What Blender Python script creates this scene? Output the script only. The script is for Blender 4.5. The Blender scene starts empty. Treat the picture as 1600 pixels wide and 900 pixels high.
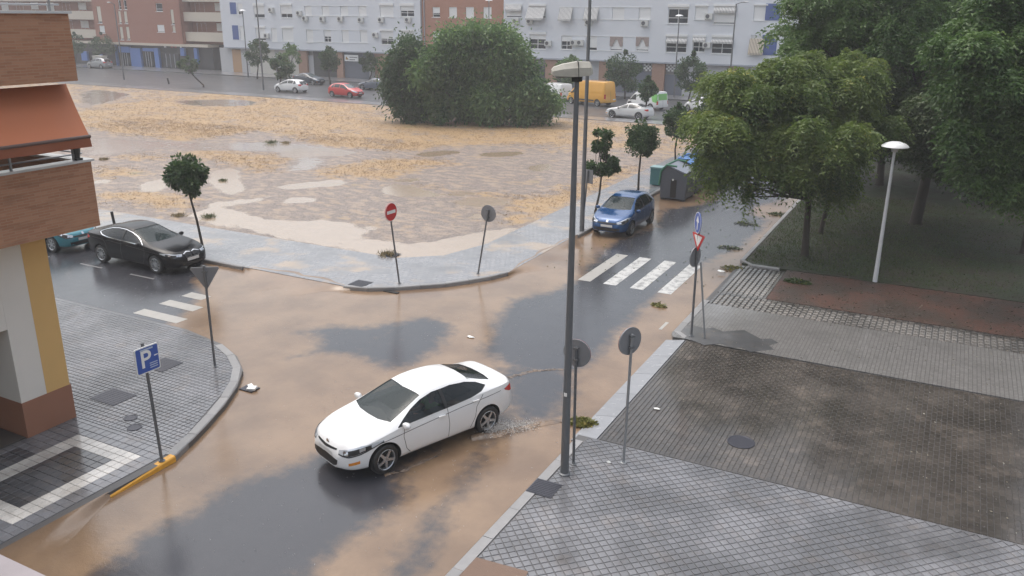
import bpy, bmesh, math, random
import numpy as np
from mathutils import Vector, Matrix
from mathutils.bvhtree import BVHTree
random.seed(7); RNG = np.random.default_rng(7)
SC = bpy.context.scene; COL = SC.collection
# ------------------------------------------------------------------ camera
# world frame: x runs across the main street, y along it, z up (metres)
F_PX, PITCH, ROLL, CAM_H, YAW = 1308.92, 0.3174929, -0.0087797, 8.9917, math.radians(27.5)
cd = bpy.data.cameras.new('camera'); cam = bpy.data.objects.new('camera', cd); COL.objects.link(cam)
cd.sensor_width = 36; cd.lens = F_PX / 1600 * 36; cd.clip_start = 0.05; cd.clip_end = 2000
_cp, _sp, _cr, _sr, _cy, _sy = math.cos(PITCH), math.sin(PITCH), math.cos(ROLL), math.sin(ROLL), math.cos(YAW), math.sin(YAW)
R0, U0, D0 = Vector((1, 0, 0)), Vector((0, _sp, _cp)), Vector((0, _cp, -_sp))
RZ = Matrix.Rotation(YAW, 3, 'Z')
CX, CY, CZ = RZ @ (_cr * R0 - _sr * U0), RZ @ (_sr * R0 + _cr * U0), RZ @ (-D0)
M4 = Matrix((CX, CY, CZ)).transposed().to_4x4(); M4.translation = (0, 0, CAM_H)
cam.matrix_world = M4; SC.camera = cam
# ------------------------------------------------------------------ sky, sun, exposure
W = bpy.data.worlds.new('World'); SC.world = W; W.use_nodes = True
nt = W.node_tree; nt.nodes.clear()
sky = nt.nodes.new('ShaderNodeTexSky'); sky.sky_type = 'NISHITA'; sky.sun_disc = False
SUN_EL, SUN_AZ = math.radians(70), math.radians(280)
sky.sun_elevation = SUN_EL; sky.sun_rotation = SUN_AZ; sky.air_density = 1.6; sky.dust_density = 6.0; sky.ozone_density = 1.5
hs = nt.nodes.new('ShaderNodeHueSaturation'); hs.inputs['Saturation'].default_value = 0.50
bg = nt.nodes.new('ShaderNodeBackground'); bg.inputs['Strength'].default_value = 0.15
wo = nt.nodes.new('ShaderNodeOutputWorld')
nt.links.new(sky.outputs[0], hs.inputs['Color']); nt.links.new(hs.outputs[0], bg.inputs['Color']); nt.links.new(bg.outputs[0], wo.inputs['Surface'])
sl = bpy.data.lights.new('sun', 'SUN'); sl.energy = 0.55; sl.angle = math.radians(95); sl.color = (1.0, 0.97, 0.93)
so = bpy.data.objects.new('sun', sl); COL.objects.link(so)
so.rotation_euler = Vector((math.sin(SUN_AZ) * math.cos(SUN_EL), math.cos(SUN_AZ) * math.cos(SUN_EL), math.sin(SUN_EL))).to_track_quat('Z', 'Y').to_euler()
SC.view_settings.view_transform = 'Standard'; SC.view_settings.look = 'None'; SC.view_settings.gamma = 1; SC.view_settings.exposure = 0.58
SC.view_settings.use_curve_mapping = False
SC.render.engine = 'CYCLES'; SC.cycles.use_denoising = True; SC.cycles.max_bounces = 7
SC.cycles.volume_bounces = 1; SC.cycles.transparent_max_bounces = 12; SC.cycles.caustics_reflective = False; SC.cycles.caustics_refractive = False
# ------------------------------------------------------------------ survey helpers (where a sighted point lies in the place)
def ray(u, v):
    x, y = u - 800, v - 450
    d = CX * x - CY * y - CZ * F_PX
    return d
def G(u, v, z=0.0):
    d = ray(u, v); k = (z - CAM_H) / d.z
    return (d.x * k, d.y * k)
def onX(u, v, s):
    d = ray(u, v); k = s / d.x
    return (d.y * k, CAM_H + d.z * k)
def onY(u, v, t):
    d = ray(u, v); k = t / d.y
    return (d.x * k, CAM_H + d.z * k)
def proj(x, y, z):
    p = Vector((x, y, z - CAM_H)); dep = -(p @ CZ) if False else -p.dot(CZ)
    return 800 + F_PX * p.dot(CX) / dep, 450 - F_PX * p.dot(CY) / dep
def zat(s, t, v):
    lo, hi = -1.0, 30.0
    for _ in range(40):
        m = (lo + hi) / 2
        if proj(s, t, m)[1] > v: lo = m
        else: hi = m
    return lo
# ------------------------------------------------------------------ mesh helpers
def link(o, parent=None):
    COL.objects.link(o)
    if parent is not None: o.parent = parent
    return o
def mesh_from(name, v, f, smooth=False, angle=None):
    me = bpy.data.meshes.new(name); me.from_pydata([tuple(p) for p in v], [], f); me.update()
    if smooth:
        me.polygons.foreach_set('use_smooth', [True] * len(me.polygons))
        if angle: me.set_sharp_from_angle(angle=math.radians(angle))
    return me
def mesh_np(name, V, Fq, k=4, smooth=False):
    me = bpy.data.meshes.new(name); n = len(V); m = len(Fq)
    me.vertices.add(n); me.vertices.foreach_set('co', np.asarray(V, dtype=np.float32).ravel())
    me.loops.add(m * k); me.loops.foreach_set('vertex_index', np.asarray(Fq, dtype=np.int32).ravel())
    me.polygons.add(m); me.polygons.foreach_set('loop_start', np.arange(m, dtype=np.int32) * k)
    if smooth: me.polygons.foreach_set('use_smooth', np.ones(m, dtype=bool))
    me.update(calc_edges=True); me.validate()
    return me
class MB:
    def __init__(s): s.v = []; s.f = []
    def add(s, v, f):
        n = len(s.v); s.v += [tuple(p) for p in v]; s.f += [tuple(i + n for i in q) for q in f]; return s
    def box(s, x0, x1, y0, y1, z0, z1):
        v = [(x, y, z) for z in (z0, z1) for y in (y0, y1) for x in (x0, x1)]
        return s.add(v, [(0, 2, 3, 1), (4, 5, 7, 6), (0, 1, 5, 4), (2, 6, 7, 3), (0, 4, 6, 2), (1, 3, 7, 5)])
    def obox(s, c, ax, ay, az):
        c, ax, ay, az = map(Vector, (c, ax, ay, az))
        v = [c + i * ax + j * ay + k * az for k in (-1, 1) for j in (-1, 1) for i in (-1, 1)]
        return s.add(v, [(0, 2, 3, 1), (4, 5, 7, 6), (0, 1, 5, 4), (2, 6, 7, 3), (0, 4, 6, 2), (1, 3, 7, 5)])
    def bar(s, a, b, w, h=None):
        a, b = Vector(a), Vector(b); d = (b - a); l = d.length; d.normalize(); h = h or w
        up = Vector((0, 0, 1)) if abs(d.z) < .95 else Vector((1, 0, 0))
        x = d.cross(up).normalized(); y = x.cross(d)
        return s.obox((a + b) / 2, d * l / 2, x * w / 2, y * h / 2)
    def tube(s, pts, rs, n=8, caps=True):
        pts = [Vector(p) for p in pts]; V = []; prev = None
        for i, p in enumerate(pts):
            d = (pts[min(i + 1, len(pts) - 1)] - pts[max(i - 1, 0)]).normalized()
            ref = prev if prev is not None else (Vector((1, 0, 0)) if abs(d.x) < .9 else Vector((0, 1, 0)))
            x = (ref - d * ref.dot(d)).normalized(); y = d.cross(x); prev = x
            r = rs[i] if hasattr(rs, '__len__') else rs
            V += [p + (x * math.cos(a) + y * math.sin(a)) * r for a in [2 * math.pi * k / n for k in range(n)]]
        Fc = [(i * n + k, i * n + (k + 1) % n, (i + 1) * n + (k + 1) % n, (i + 1) * n + k) for i in range(len(pts) - 1) for k in range(n)]
        if caps: Fc += [tuple(range(n - 1, -1, -1)), tuple((len(pts) - 1) * n + k for k in range(n))]
        return s.add(V, Fc)
    def lathe(s, prof, n=24, o=(0, 0, 0), axis='z', cap=True):
        V = []
        for r, h in prof:
            for k in range(n):
                a = 2 * math.pi * k / n; c, d = r * math.cos(a), r * math.sin(a)
                p = (c, d, h) if axis == 'z' else ((d, h, c) if axis == 'y' else (h, c, d))
                V.append((p[0] + o[0], p[1] + o[1], p[2] + o[2]))
        m = len(prof)
        Fc = [(i * n + k, i * n + (k + 1) % n, (i + 1) * n + (k + 1) % n, (i + 1) * n + k) for i in range(m - 1) for k in range(n)]
        if cap: Fc += [tuple(range(n - 1, -1, -1)), tuple((m - 1) * n + k for k in range(n))]
        return s.add(V, Fc)
    def prism(s, poly, z0, z1):
        n = len(poly)
        if sum(poly[i][0] * poly[(i + 1) % n][1] - poly[(i + 1) % n][0] * poly[i][1] for i in range(n)) < 0: poly = poly[::-1]
        V = [(p[0], p[1], z0) for p in poly] + [(p[0], p[1], z1) for p in poly]
        return s.add(V, [tuple(range(n - 1, -1, -1)), tuple(range(n, 2 * n))] + [(i, (i + 1) % n, n + (i + 1) % n, n + i) for i in range(n)])
    def build(s, name, mat, parent=None, smooth=False, angle=35, loc=None):
        me = mesh_from(name, s.v, s.f, smooth, angle)
        if mat: me.materials.append(mat)
        o = bpy.data.objects.new(name, me); link(o, parent)
        if loc: o.location = loc
        return o
def tag(o, label=None, cat=None, group=None, kind=None):
    if label: o['label'] = label
    if cat: o['category'] = cat
    if group: o['group'] = group
    if kind: o['kind'] = kind
    return o
def thing(name, label, cat, loc=(0, 0, 0), rz=0.0, group=None):
    o = bpy.data.objects.new(name, None); link(o); o.location = loc; o.rotation_euler = (0, 0, rz); o.empty_display_size = .2
    return tag(o, label, cat, group)
def copy_tree(o, parent=None):
    c = o.copy(); COL.objects.link(c); c.parent = parent
    for ch in list(o.children): copy_tree(ch, c)
    return c
# ------------------------------------------------------------------ materials
def mat(name):
    m = bpy.data.materials.new(name); m.use_nodes = True; t = m.node_tree
    return m, t, t.nodes['Principled BSDF']
class NT:
    def __init__(s, t): s.t = t
    def n(s, typ, **kw):
        o = s.t.nodes.new(typ)
        for k, v in kw.items():
            if k.startswith('i_'):
                key = k[2:]; key = int(key) if key.isdigit() else key.replace('_', ' ')
                if hasattr(v, 'is_output'): s.t.links.new(v, o.inputs[key])
                else: o.inputs[key].default_value = v
            else: setattr(o, k, v)
        return o
    def math(s, op, a, b=None, c=None, clamp=False):
        o = s.t.nodes.new('ShaderNodeMath'); o.operation = op; o.use_clamp = clamp
        for i, v in enumerate((a, b, c)):
            if v is None: continue
            if hasattr(v, 'is_output'): s.t.links.new(v, o.inputs[i])
            else: o.inputs[i].default_value = v
        return o.outputs[0]
    def mix(s, f, a, b):
        o = s.t.nodes.new('ShaderNodeMix'); o.data_type = 'RGBA'
        for i, v in ((0, f), (6, a), (7, b)):
            if hasattr(v, 'is_output'): s.t.links.new(v, o.inputs[i])
            else: o.inputs[i].default_value = v if i == 0 else (tuple(v) + (1,) if len(v) == 3 else v)
        return o.outputs[2]
    def pos(s): return s.n('ShaderNodeNewGeometry').outputs['Position']
    def obj(s): return s.n('ShaderNodeTexCoord').outputs['Object']
    def noise(s, scale, detail=4, vec=None, rough=.55, dist=0):
        o = s.n('ShaderNodeTexNoise', i_Scale=scale, i_Detail=detail, i_Roughness=rough, i_Distortion=dist)
        s.t.links.new(vec if vec is not None else s.pos(), o.inputs['Vector']); return o.outputs['Fac']
    def ramp(s, f, a, b):
        o = s.n('ShaderNodeMapRange', interpolation_type='SMOOTHSTEP'); o.inputs[1].default_value = a; o.inputs[2].default_value = b
        s.t.links.new(f, o.inputs[0]); return o.outputs[0]
    def attr(s, name): return s.n('ShaderNodeAttribute', attribute_name=name).outputs['Fac']
    def bump(s, h, strength=.3, dist=.02):
        o = s.n('ShaderNodeBump'); o.inputs['Strength'].default_value = strength; o.inputs['Distance'].default_value = dist
        s.t.links.new(h, o.inputs['Height']); return o.outputs[0]
    def set(s, b, **kw):
        for k, v in kw.items():
            key = k.replace('_', ' ')
            if hasattr(v, 'is_output'): s.t.links.new(v, b.inputs[key])
            else: b.inputs[key].default_value = tuple(v) + (1,) if isinstance(v, tuple) and len(v) == 3 and key != 'Normal' else v
MATS = {}
def simple(name, col, rough=.6, metal=0., var=.12, scale=6., bump=0., coat=0., spec=.5, island=0.):
    if name in MATS: return MATS[name]
    m, t, b = mat(name); N = NT(t)
    n = N.noise(scale, 5, N.obj())
    lo = tuple(c * (1 - var) for c in col); hi = tuple(min(1, c * (1 + var)) for c in col)
    c = N.mix(n, lo, hi)
    if island:
        r = N.math('FRACT', N.math('ADD', N.n('ShaderNodeObjectInfo').outputs['Random'], N.n('ShaderNodeNewGeometry').outputs['Random Per Island']))
        k = N.math('MULTIPLY_ADD', r, 2 * island, 1 - island)
        o = N.n('ShaderNodeVectorMath', operation='SCALE'); t.links.new(c, o.inputs[0]); t.links.new(k, o.inputs['Scale']); c = o.outputs[0]
    N.set(b, Base_Color=c, Roughness=N.math('MULTIPLY_ADD', n, .2, rough - .1), Metallic=metal, Coat_Weight=coat, Coat_Roughness=.06)
    b.inputs['Specular IOR Level'].default_value = spec
    if bump: N.set(b, Normal=N.bump(N.noise(scale * 8, 4, N.obj()), bump, .01))
    MATS[name] = m; return m
def paint(name, col, metal=0.0, rough=.28, coat=.8, spec=.5):
    m, t, b = mat(name); N = NT(t)
    n = N.noise(1.3, 3, N.obj()); d = N.noise(60, 2, N.obj())
    N.set(b, Base_Color=N.mix(n, tuple(c * .93 for c in col), tuple(min(1, c * 1.05) for c in col)), Roughness=rough, Metallic=metal, Coat_Weight=coat, Coat_Roughness=.05)
    N.set(b, Normal=N.bump(N.ramp(d, .62, .75), .12, .004)); b.inputs['Specular IOR Level'].default_value = spec
    return m
def glass_dark(name, col=(.02, .025, .03), alpha=1.0):
    m, t, b = mat(name); N = NT(t)
    N.set(b, Base_Color=col, Roughness=.05, Normal=N.bump(N.noise(3., 2, N.obj()), .03, .02)); b.inputs['IOR'].default_value = 1.5
    if alpha < 1: b.inputs['Alpha'].default_value = alpha
    return m
# ------------------------------------------------------------------ ground materials
def m_road():
    m, t, b = mat('wet_asphalt_with_silt'); N = NT(t)
    a = N.attr('mud'); n1 = N.noise(.55, 6); n2 = N.noise(3.2, 5); g = N.noise(55, 3); g2 = N.noise(140, 2)
    sv = N.n('ShaderNodeMapping', i_Vector=N.pos()); sv.inputs['Rotation'].default_value = (0, 0, -.35); sv.inputs['Scale'].default_value = (1.6, .55, 1)
    n3 = N.noise(1.1, 6, sv.outputs[0], .62, .8)
    f = N.math('ADD', a, N.math('MULTIPLY_ADD', n1, .55, N.math('MULTIPLY_ADD', n2, .75, N.math('MULTIPLY_ADD', n3, .25, N.math('MULTIPLY_ADD', g, .30, -.92)))))
    mud = N.math('MULTIPLY', N.ramp(f, .16, .80), N.math('MULTIPLY_ADD', n1, .3, .82), clamp=True)
    asp = N.mix(N.math('MULTIPLY_ADD', g, .7, N.math('MULTIPLY', n1, .3)), (.018, .019, .025), (.055, .055, .064))
    asp = N.mix(N.ramp(g2, .66, .74), asp, (.19, .185, .18))
    silt = N.mix(N.math('MULTIPLY_ADD', n3, .4, N.math('MULTIPLY', N.ramp(n1, .3, .7), .6)), (.158, .097, .056), (.272, .182, .112))
    silt = N.mix(N.math('MULTIPLY', N.ramp(g, .62, .76), .4), silt, (.18, .12, .08))
    wet = N.noise(.9, 4)
    rough = N.math('ADD', N.math('MULTIPLY', mud, -.03), N.math('MULTIPLY_ADD', wet, .26, .08))
    st = N.n('ShaderNodeMapping', i_Vector=N.pos()); st.inputs['Scale'].default_value = (1.0, 1.0, 1.0)
    rip = N.math('ADD', N.noise(9, 3, st.outputs[0], dist=.8), N.math('MULTIPLY', N.noise(26, 2), .5))
    h = N.math('ADD', N.math('MULTIPLY', N.math('MULTIPLY', rip, mud), .9), N.math('MULTIPLY', g, .5))
    N.set(b, Base_Color=N.mix(mud, asp, silt), Roughness=N.math('MULTIPLY_ADD', wet, .2, .4), Specular_IOR_Level=.08, Normal=N.bump(h, .4, .02), Coat_Weight=1., Coat_Roughness=N.math('MULTIPLY_ADD', wet, .22, .02), Coat_Normal=N.bump(N.math('ADD', rip, N.math('MULTIPLY', g, .6)), .10, .02)); return m
def m_lot():
    m, t, b = mat('flooded_waste_ground'); N = NT(t)
    mud0, gr0, wt0 = N.attr('mud'), N.attr('grass'), N.attr('water')
    sv = N.n('ShaderNodeMapping', i_Vector=N.pos()); sv.inputs['Scale'].default_value = (.8, 1.15, 1); sv.inputs['Rotation'].default_value = (0, 0, .45)
    n1 = N.noise(.38, 7, sv.outputs[0], .62); n2 = N.noise(1.7, 6, sv.outputs[0], .6); g = N.noise(16, 4); g2 = N.noise(45, 2)
    br = N.math('MULTIPLY_ADD', n1, .5, N.math('MULTIPLY_ADD', n2, .5, -.5))
    mud = N.math('MULTIPLY', N.ramp(N.math('ADD', mud0, N.math('MULTIPLY', br, 2.6)), .34, .62), .92)
    gr = N.ramp(N.math('ADD', N.math('MULTIPLY', gr0, .8), N.math('MULTIPLY', br, 4.6)), .10, .95)
    wt = N.ramp(N.math('ADD', wt0, N.math('MULTIPLY', br, 3.4)), .38, .75)
    g3 = N.noise(5, 5, sv.outputs[0], .65)
    soil = N.mix(N.ramp(g, .3, .7), (.105, .078, .068), (.30, .245, .215)); soil = N.mix(N.ramp(g2, .5, .7), soil, (.36, .31, .275))
    soil = N.mix(N.math('MULTIPLY', N.ramp(n2, .45, .62), .85), soil, (.37, .285, .22)); soil = N.mix(N.math('MULTIPLY', N.ramp(g3, .52, .66), .6), soil, (.13, .10, .085))
    grass = N.mix(g, (.32, .20, .095), (.50, .345, .185)); grass = N.mix(N.ramp(n1, .62, .75), grass, (.26, .23, .10))
    grass = N.mix(N.ramp(n2, .60, .72), grass, (.30, .22, .17))
    c = N.mix(gr, soil, grass); c = N.mix(wt, c, N.mix(n2, (.33, .275, .24), (.43, .35, .285))); c = N.mix(mud, c, N.mix(n2, (.36, .262, .184), (.42, .318, .23)))
    fl = N.math('MAXIMUM', mud, wt)
    rough = N.math('MULTIPLY_ADD', fl, -.42, .62)
    h = N.math('MULTIPLY', N.math('ADD', N.math('MULTIPLY', g, 1.0), N.math('MULTIPLY', n2, 1.2)), N.math('MULTIPLY_ADD', fl, -.93, 1.0))
    N.set(b, Base_Color=c, Roughness=rough, Normal=N.bump(h, .9, .08), Coat_Weight=N.math('MULTIPLY_ADD', fl, .8, .15), Coat_Roughness=.12); return m
def m_paving(name, c0, c1, joint, su, sv, rough=.3, mudc=None, off=.5, rot=0.):
    m, t, b = mat(name); N = NT(t)
    mp = N.n('ShaderNodeMapping', i_Vector=N.pos()); mp.inputs['Rotation'].default_value = (0, 0, rot)
    br = N.n('ShaderNodeTexBrick', offset=off); t.links.new(mp.outputs[0], br.inputs['Vector'])
    br.inputs['Scale'].default_value = 1; br.inputs['Brick Width'].default_value = su; br.inputs['Row Height'].default_value = sv
    br.inputs['Mortar Size'].default_value = .008; br.inputs['Mortar Smooth'].default_value = .2
    br.inputs['Color1'].default_value = c0 + (1,); br.inputs['Color2'].default_value = c1 + (1,); br.inputs['Mortar'].default_value = joint + (1,)
    n = N.noise(.8, 6); c = br.outputs['Color']; n3 = N.noise(24, 4)
    c = N.mix(N.math('MULTIPLY', N.ramp(n, .45, .75), .5), c, tuple(x * .62 for x in c0))
    c = N.mix(N.math('MULTIPLY', N.ramp(n3, .55, .8), .25), c, tuple(x * .5 for x in c0))
    if mudc: c = N.mix(N.ramp(N.noise(.5, 6), .52, .66), c, mudc)
    h = N.math('ADD', N.math('MULTIPLY', br.outputs['Fac'], -1.0), N.math('MULTIPLY', n3, .3))
    N.set(b, Base_Color=c, Roughness=N.math('MULTIPLY_ADD', n, .35, rough - .12), Normal=N.bump(h, .4, .01), Specular_IOR_Level=.1, Coat_Weight=.9, Coat_Roughness=N.math('MULTIPLY_ADD', n, .3, .02)); return m
def m_soil(name, c0, c1, c2, rough=.55):
    m, t, b = mat(name); N = NT(t)
    n = N.noise(.7, 6); g = N.noise(14, 5); g2 = N.noise(60, 2)
    c = N.mix(N.ramp(n, .38, .62), c0, c1); c = N.mix(N.ramp(g, .5, .68), c, c2); c = N.mix(N.ramp(g2, .68, .76), c, (.20, .18, .14))
    N.set(b, Base_Color=c, Roughness=N.math('MULTIPLY_ADD', n, .3, rough - .15), Normal=N.bump(N.math('ADD', g, N.math('MULTIPLY', g2, .4)), .7, .05)); return m
M_ROAD, M_LOT = m_road(), m_lot()
M_LOTPAVE = m_paving('wet_pale_hexagon_paving', (.20, .20, .215), (.26, .256, .266), (.13, .125, .13), .2, .2, .22, (.36, .28, .21))
M_FARPAVE = m_paving('far_wet_paving', (.20, .20, .21), (.26, .255, .26), (.13, .13, .13), .4, .4, .3)
M_JOINT = simple('pavement_joint_bed', (.09, .087, .087), .5, var=.2, scale=9)
M_KERB = simple('wet_kerb_stone', (.24, .235, .235), .35, var=.22, scale=5, bump=.3, island=.12)
M_APRON = simple('smooth_apron_stone', (.25, .255, .27), .25, var=.18, scale=4, bump=.15, island=.08)
def m_tile(name, c, isl=.1, rough=.3):
    m, t, b = mat(name); N = NT(t)
    n = N.noise(.6, 5); g = N.noise(35, 3); v = N.noise(2.3, 4)
    r = N.math('FRACT', N.math('ADD', N.n('ShaderNodeObjectInfo').outputs['Random'], N.n('ShaderNodeNewGeometry').outputs['Random Per Island']))
    k = N.math('MULTIPLY', N.math('MULTIPLY_ADD', r, 2 * isl, 1 - isl), N.math('MULTIPLY_ADD', N.ramp(n, .35, .7), .62, .60))
    k = N.math('MULTIPLY', k, N.math('MULTIPLY_ADD', g, .5, .75))
    cc = N.mix(N.math('MULTIPLY', N.ramp(v, .5, .75), .35), c, (.21, .17, .14))
    o = N.n('ShaderNodeVectorMath', operation='SCALE'); t.links.new(cc, o.inputs[0]); t.links.new(k, o.inputs['Scale'])
    N.set(b, Base_Color=o.outputs[0], Roughness=N.math('MULTIPLY_ADD', n, .3, rough - .08), Normal=N.bump(g, .25, .006), Specular_IOR_Level=.1, Coat_Weight=.95, Coat_Roughness=N.math('MULTIPLY_ADD', n, .26, .0)); return m
M_TILE = m_tile('grey_paving_tile', (.165, .165, .175)); M_TILEW = m_tile('white_paving_tile', (.60, .565, .52), .08); M_TILED = m_tile('dark_and_reflection_tile', (.075, .075, .082), .15)
M_PAVER = m_tile('dark_wet_paver', (.068, .058, .050), .14, .26); M_COBBLE = m_tile('granite_cobble', (.135, .125, .115), .2, .36)
M_STRIP = m_paving('striped_small_tile_paving', (.165, .158, .152), (.205, .197, .19), (.095, .09, .085), .1, .1, .28, None, .0)
M_ZIG = m_tile('dark_mosaic_paving', (.105, .105, .108), .1)
M_PARK = m_soil('dark_leaf_littered_park_soil', (.022, .034, .013), (.036, .028, .020), (.040, .052, .020), .55)
M_RED = m_soil('reddish_park_earth', (.060, .042, .033), (.105, .050, .036), (.05, .042, .035), .32)
M_FARROAD = simple('far_wet_asphalt', (.075, .075, .082), .34, var=.3, scale=.5, bump=.35)
M_SILT = simple('silt_bank', (.44, .30, .185), .28, var=.12, scale=3, bump=.3)
def m_white_mark():
    m, t, b = mat('worn_white_road_paint'); N = NT(t)
    n = N.noise(4, 6); w = N.ramp(N.math('MULTIPLY_ADD', N.noise(30, 3), .4, N.math('MULTIPLY', n, .6)), .47, .60)
    N.set(b, Base_Color=N.mix(w, (.55, .545, .53), (.20, .20, .20)), Roughness=.35); return m
M_MARK = m_white_mark()
M_MARKM = simple('silted_white_road_paint', (.36, .345, .32), .35, var=.25, scale=3)
# ------------------------------------------------------------------ polygon tools
def pip(P, poly):
    x, y = P[:, 0], P[:, 1]; ins = np.zeros(len(P), bool); n = len(poly)
    for i in range(n):
        (x0, y0), (x1, y1) = poly[i], poly[(i + 1) % n]
        if y0 == y1: continue
        c = ((y0 > y) != (y1 > y)) & (x < (x1 - x0) * (y - y0) / (y1 - y0) + x0); ins ^= c
    return ins
def sdist(P, poly):
    d = np.full(len(P), 1e9); n = len(poly)
    for i in range(n):
        a = np.array(poly[i]); b = np.array(poly[(i + 1) % n]); ab = b - a; L = max(ab @ ab, 1e-9)
        k = np.clip(((P - a) @ ab) / L, 0, 1); q = a + k[:, None] * ab; d = np.minimum(d, np.hypot(*(P - q).T))
    return np.where(pip(P, poly), d, -d)
def soft(P, poly, w): return np.clip(sdist(P, poly) / (2 * w) + .5, 0, 1)
def PX(pts, off=(0, 0), k=1.0, z=0.): return [G(off[0] + x / k, off[1] + y / k, z) for x, y in pts]
def clip_convex(sub, poly):
    out = list(sub); n = len(poly)
    for i in range(n):
        a, b = poly[i], poly[(i + 1) % n]; inp, out = out, []
        side = lambda p: (b[0] - a[0]) * (p[1] - a[1]) - (b[1] - a[1]) * (p[0] - a[0])
        for j in range(len(inp)):
            p, q = inp[j], inp[(j + 1) % len(inp)]; sp, sq = side(p), side(q)
            if sp >= 0: out.append(p)
            if (sp > 0) != (sq > 0) and abs(sp - sq) > 1e-9:
                k = sp / (sp - sq); out.append((p[0] + k * (q[0] - p[0]), p[1] + k * (q[1] - p[1])))
        if len(out) < 3: return []
    return out
def grid_sheet(name, x0, x1, y0, y1, step, z, material, attrs):
    nx, ny = int((x1 - x0) / step) + 1, int((y1 - y0) / step) + 1
    X, Y = np.meshgrid(np.linspace(x0, x1, nx), np.linspace(y0, y1, ny)); P = np.stack([X.ravel(), Y.ravel()], 1)
    V = np.concatenate([P, np.full((len(P), 1), z)], 1)
    i = np.arange((nx - 1) * (ny - 1)); r, c = i // (nx - 1), i % (nx - 1); a = r * nx + c
    me = mesh_np(name, V, np.stack([a, a + 1, a + nx + 1, a + nx], 1)); me.materials.append(material)
    for k, fn in attrs.items():
        at = me.attributes.new(k, 'FLOAT', 'POINT'); at.data.foreach_set('value', np.asarray(fn(P), dtype=np.float32))
    o = bpy.data.objects.new(name, me); link(o); o['kind'] = 'structure'; return o
def slab(name, poly, z0, z1, material, kind='structure', parent=None):
    o = MB().prism(poly, z0, z1).build(name, material, parent)
    if parent is None and kind: o['kind'] = kind
    return o
def inview(x, y, z=.1, mg=10):
    u, v = proj(x, y, z); return -mg < u < 1600 + mg and -mg < v < 900 + mg
# one piece mesh shared by all whole pieces; nearest 300 in view are objects, the rest one joined part
def pieces(parent, poly, pitch, ang, gap, ztop, th, pick, name, skip=None, bond=False, single=300, round_=.0):
    ca, sa = math.cos(ang), math.sin(ang); px, py = pitch
    xs = [p[0] * ca + p[1] * sa for p in poly]; ys = [-p[0] * sa + p[1] * ca for p in poly]
    ccw = poly if sum(poly[i][0] * poly[(i + 1) % len(poly)][1] - poly[(i + 1) % len(poly)][0] * poly[i][1] for i in range(len(poly))) > 0 else poly[::-1]
    whole, cut = [], []
    for i in range(int(min(xs) // px) - 1, int(max(xs) // px) + 2):
        for j in range(int(min(ys) // py) - 1, int(max(ys) // py) + 2):
            cx, cy = (i + .5) * px, (j + .5 + (.5 * (i % 2) if bond else 0)) * py
            w = lambda a, b: ((cx + a) * ca - (cy + b) * sa, (cx + a) * sa + (cy + b) * ca)
            hx, hy = px / 2 - gap, py / 2 - gap; c = [w(-hx, -hy), w(hx, -hy), w(hx, hy), w(-hx, hy)]; m = w(0, 0)
            if not inview(m[0], m[1], ztop, 25) or (skip and skip(*m)): continue
            q = clip_convex(c, ccw)
            if len(q) < 3: continue
            ar = abs(sum(q[k][0] * q[(k + 1) % len(q)][1] - q[(k + 1) % len(q)][0] * q[k][1] for k in range(len(q)))) / 2
            if ar > .995 * 4 * hx * hy: whole.append((m, pick(*m)))
            elif ar > .06 * 4 * hx * hy: cut.append((q, pick(*m)))
    hx, hy = px / 2 - gap, py / 2 - gap; e = round_ or .006
    base = MB(); base.add([(x * hx, y * hy, -th) for x, y in ((-1, -1), (1, -1), (1, 1), (-1, 1))] + [(x * hx, y * hy, -e * .8) for x, y in ((-1, -1), (1, -1), (1, 1), (-1, 1))] + [(x * (hx - e), y * (hy - e), 0) for x, y in ((-1, -1), (1, -1), (1, 1), (-1, 1))],
        [(k, (k + 1) % 4, 4 + (k + 1) % 4, 4 + k) for k in range(4)] + [(4 + k, 4 + (k + 1) % 4, 8 + (k + 1) % 4, 8 + k) for k in range(4)] + [(8, 9, 10, 11)])
    whole.sort(key=lambda w: w[0][0] ** 2 + w[0][1] ** 2); shared = {}
    for (x, y), mt in [w for w in whole if inview(w[0][0], w[0][1], ztop, -4)][:single]:
        if mt.name not in shared:
            me = mesh_from(name, base.v, base.f); me.materials.append(mt); shared[mt.name] = me
        o = bpy.data.objects.new(name, shared[mt.name]); link(o, parent)
        o.location = (x, y, ztop + random.uniform(-.0015, .0015)); o.rotation_euler = (random.uniform(-.004, .004), random.uniform(-.004, .004), ang)
    done = set(w[0] for w in [w for w in whole if inview(w[0][0], w[0][1], ztop, -4)][:single])
    acc = {}
    for m, mt in whole:
        if m in done: continue
        b = acc.setdefault(mt.name, (mt, MB()))[1]; dz = random.uniform(-.0015, .0015)
        b.add([(m[0] + p[0] * ca - p[1] * sa, m[1] + p[0] * sa + p[1] * ca, ztop + p[2] + dz) for p in base.v], base.f)
    for q, mt in cut: acc.setdefault(mt.name, (mt, MB()))[1].prism(q, ztop - th, ztop)
    if acc:
        mb = MB(); idx = []
        for k, (mt, b) in enumerate(acc.values()): mb.add(b.v, b.f); idx += [k] * len(b.f)
        me = mesh_from(name, mb.v, mb.f)
        for mt, b in acc.values(): me.materials.append(mt)
        me.polygons.foreach_set('material_index', idx)
        o = bpy.data.objects.new('farther_' + name + 's', me); link(o, parent); o['kind'] = 'stuff'
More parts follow.
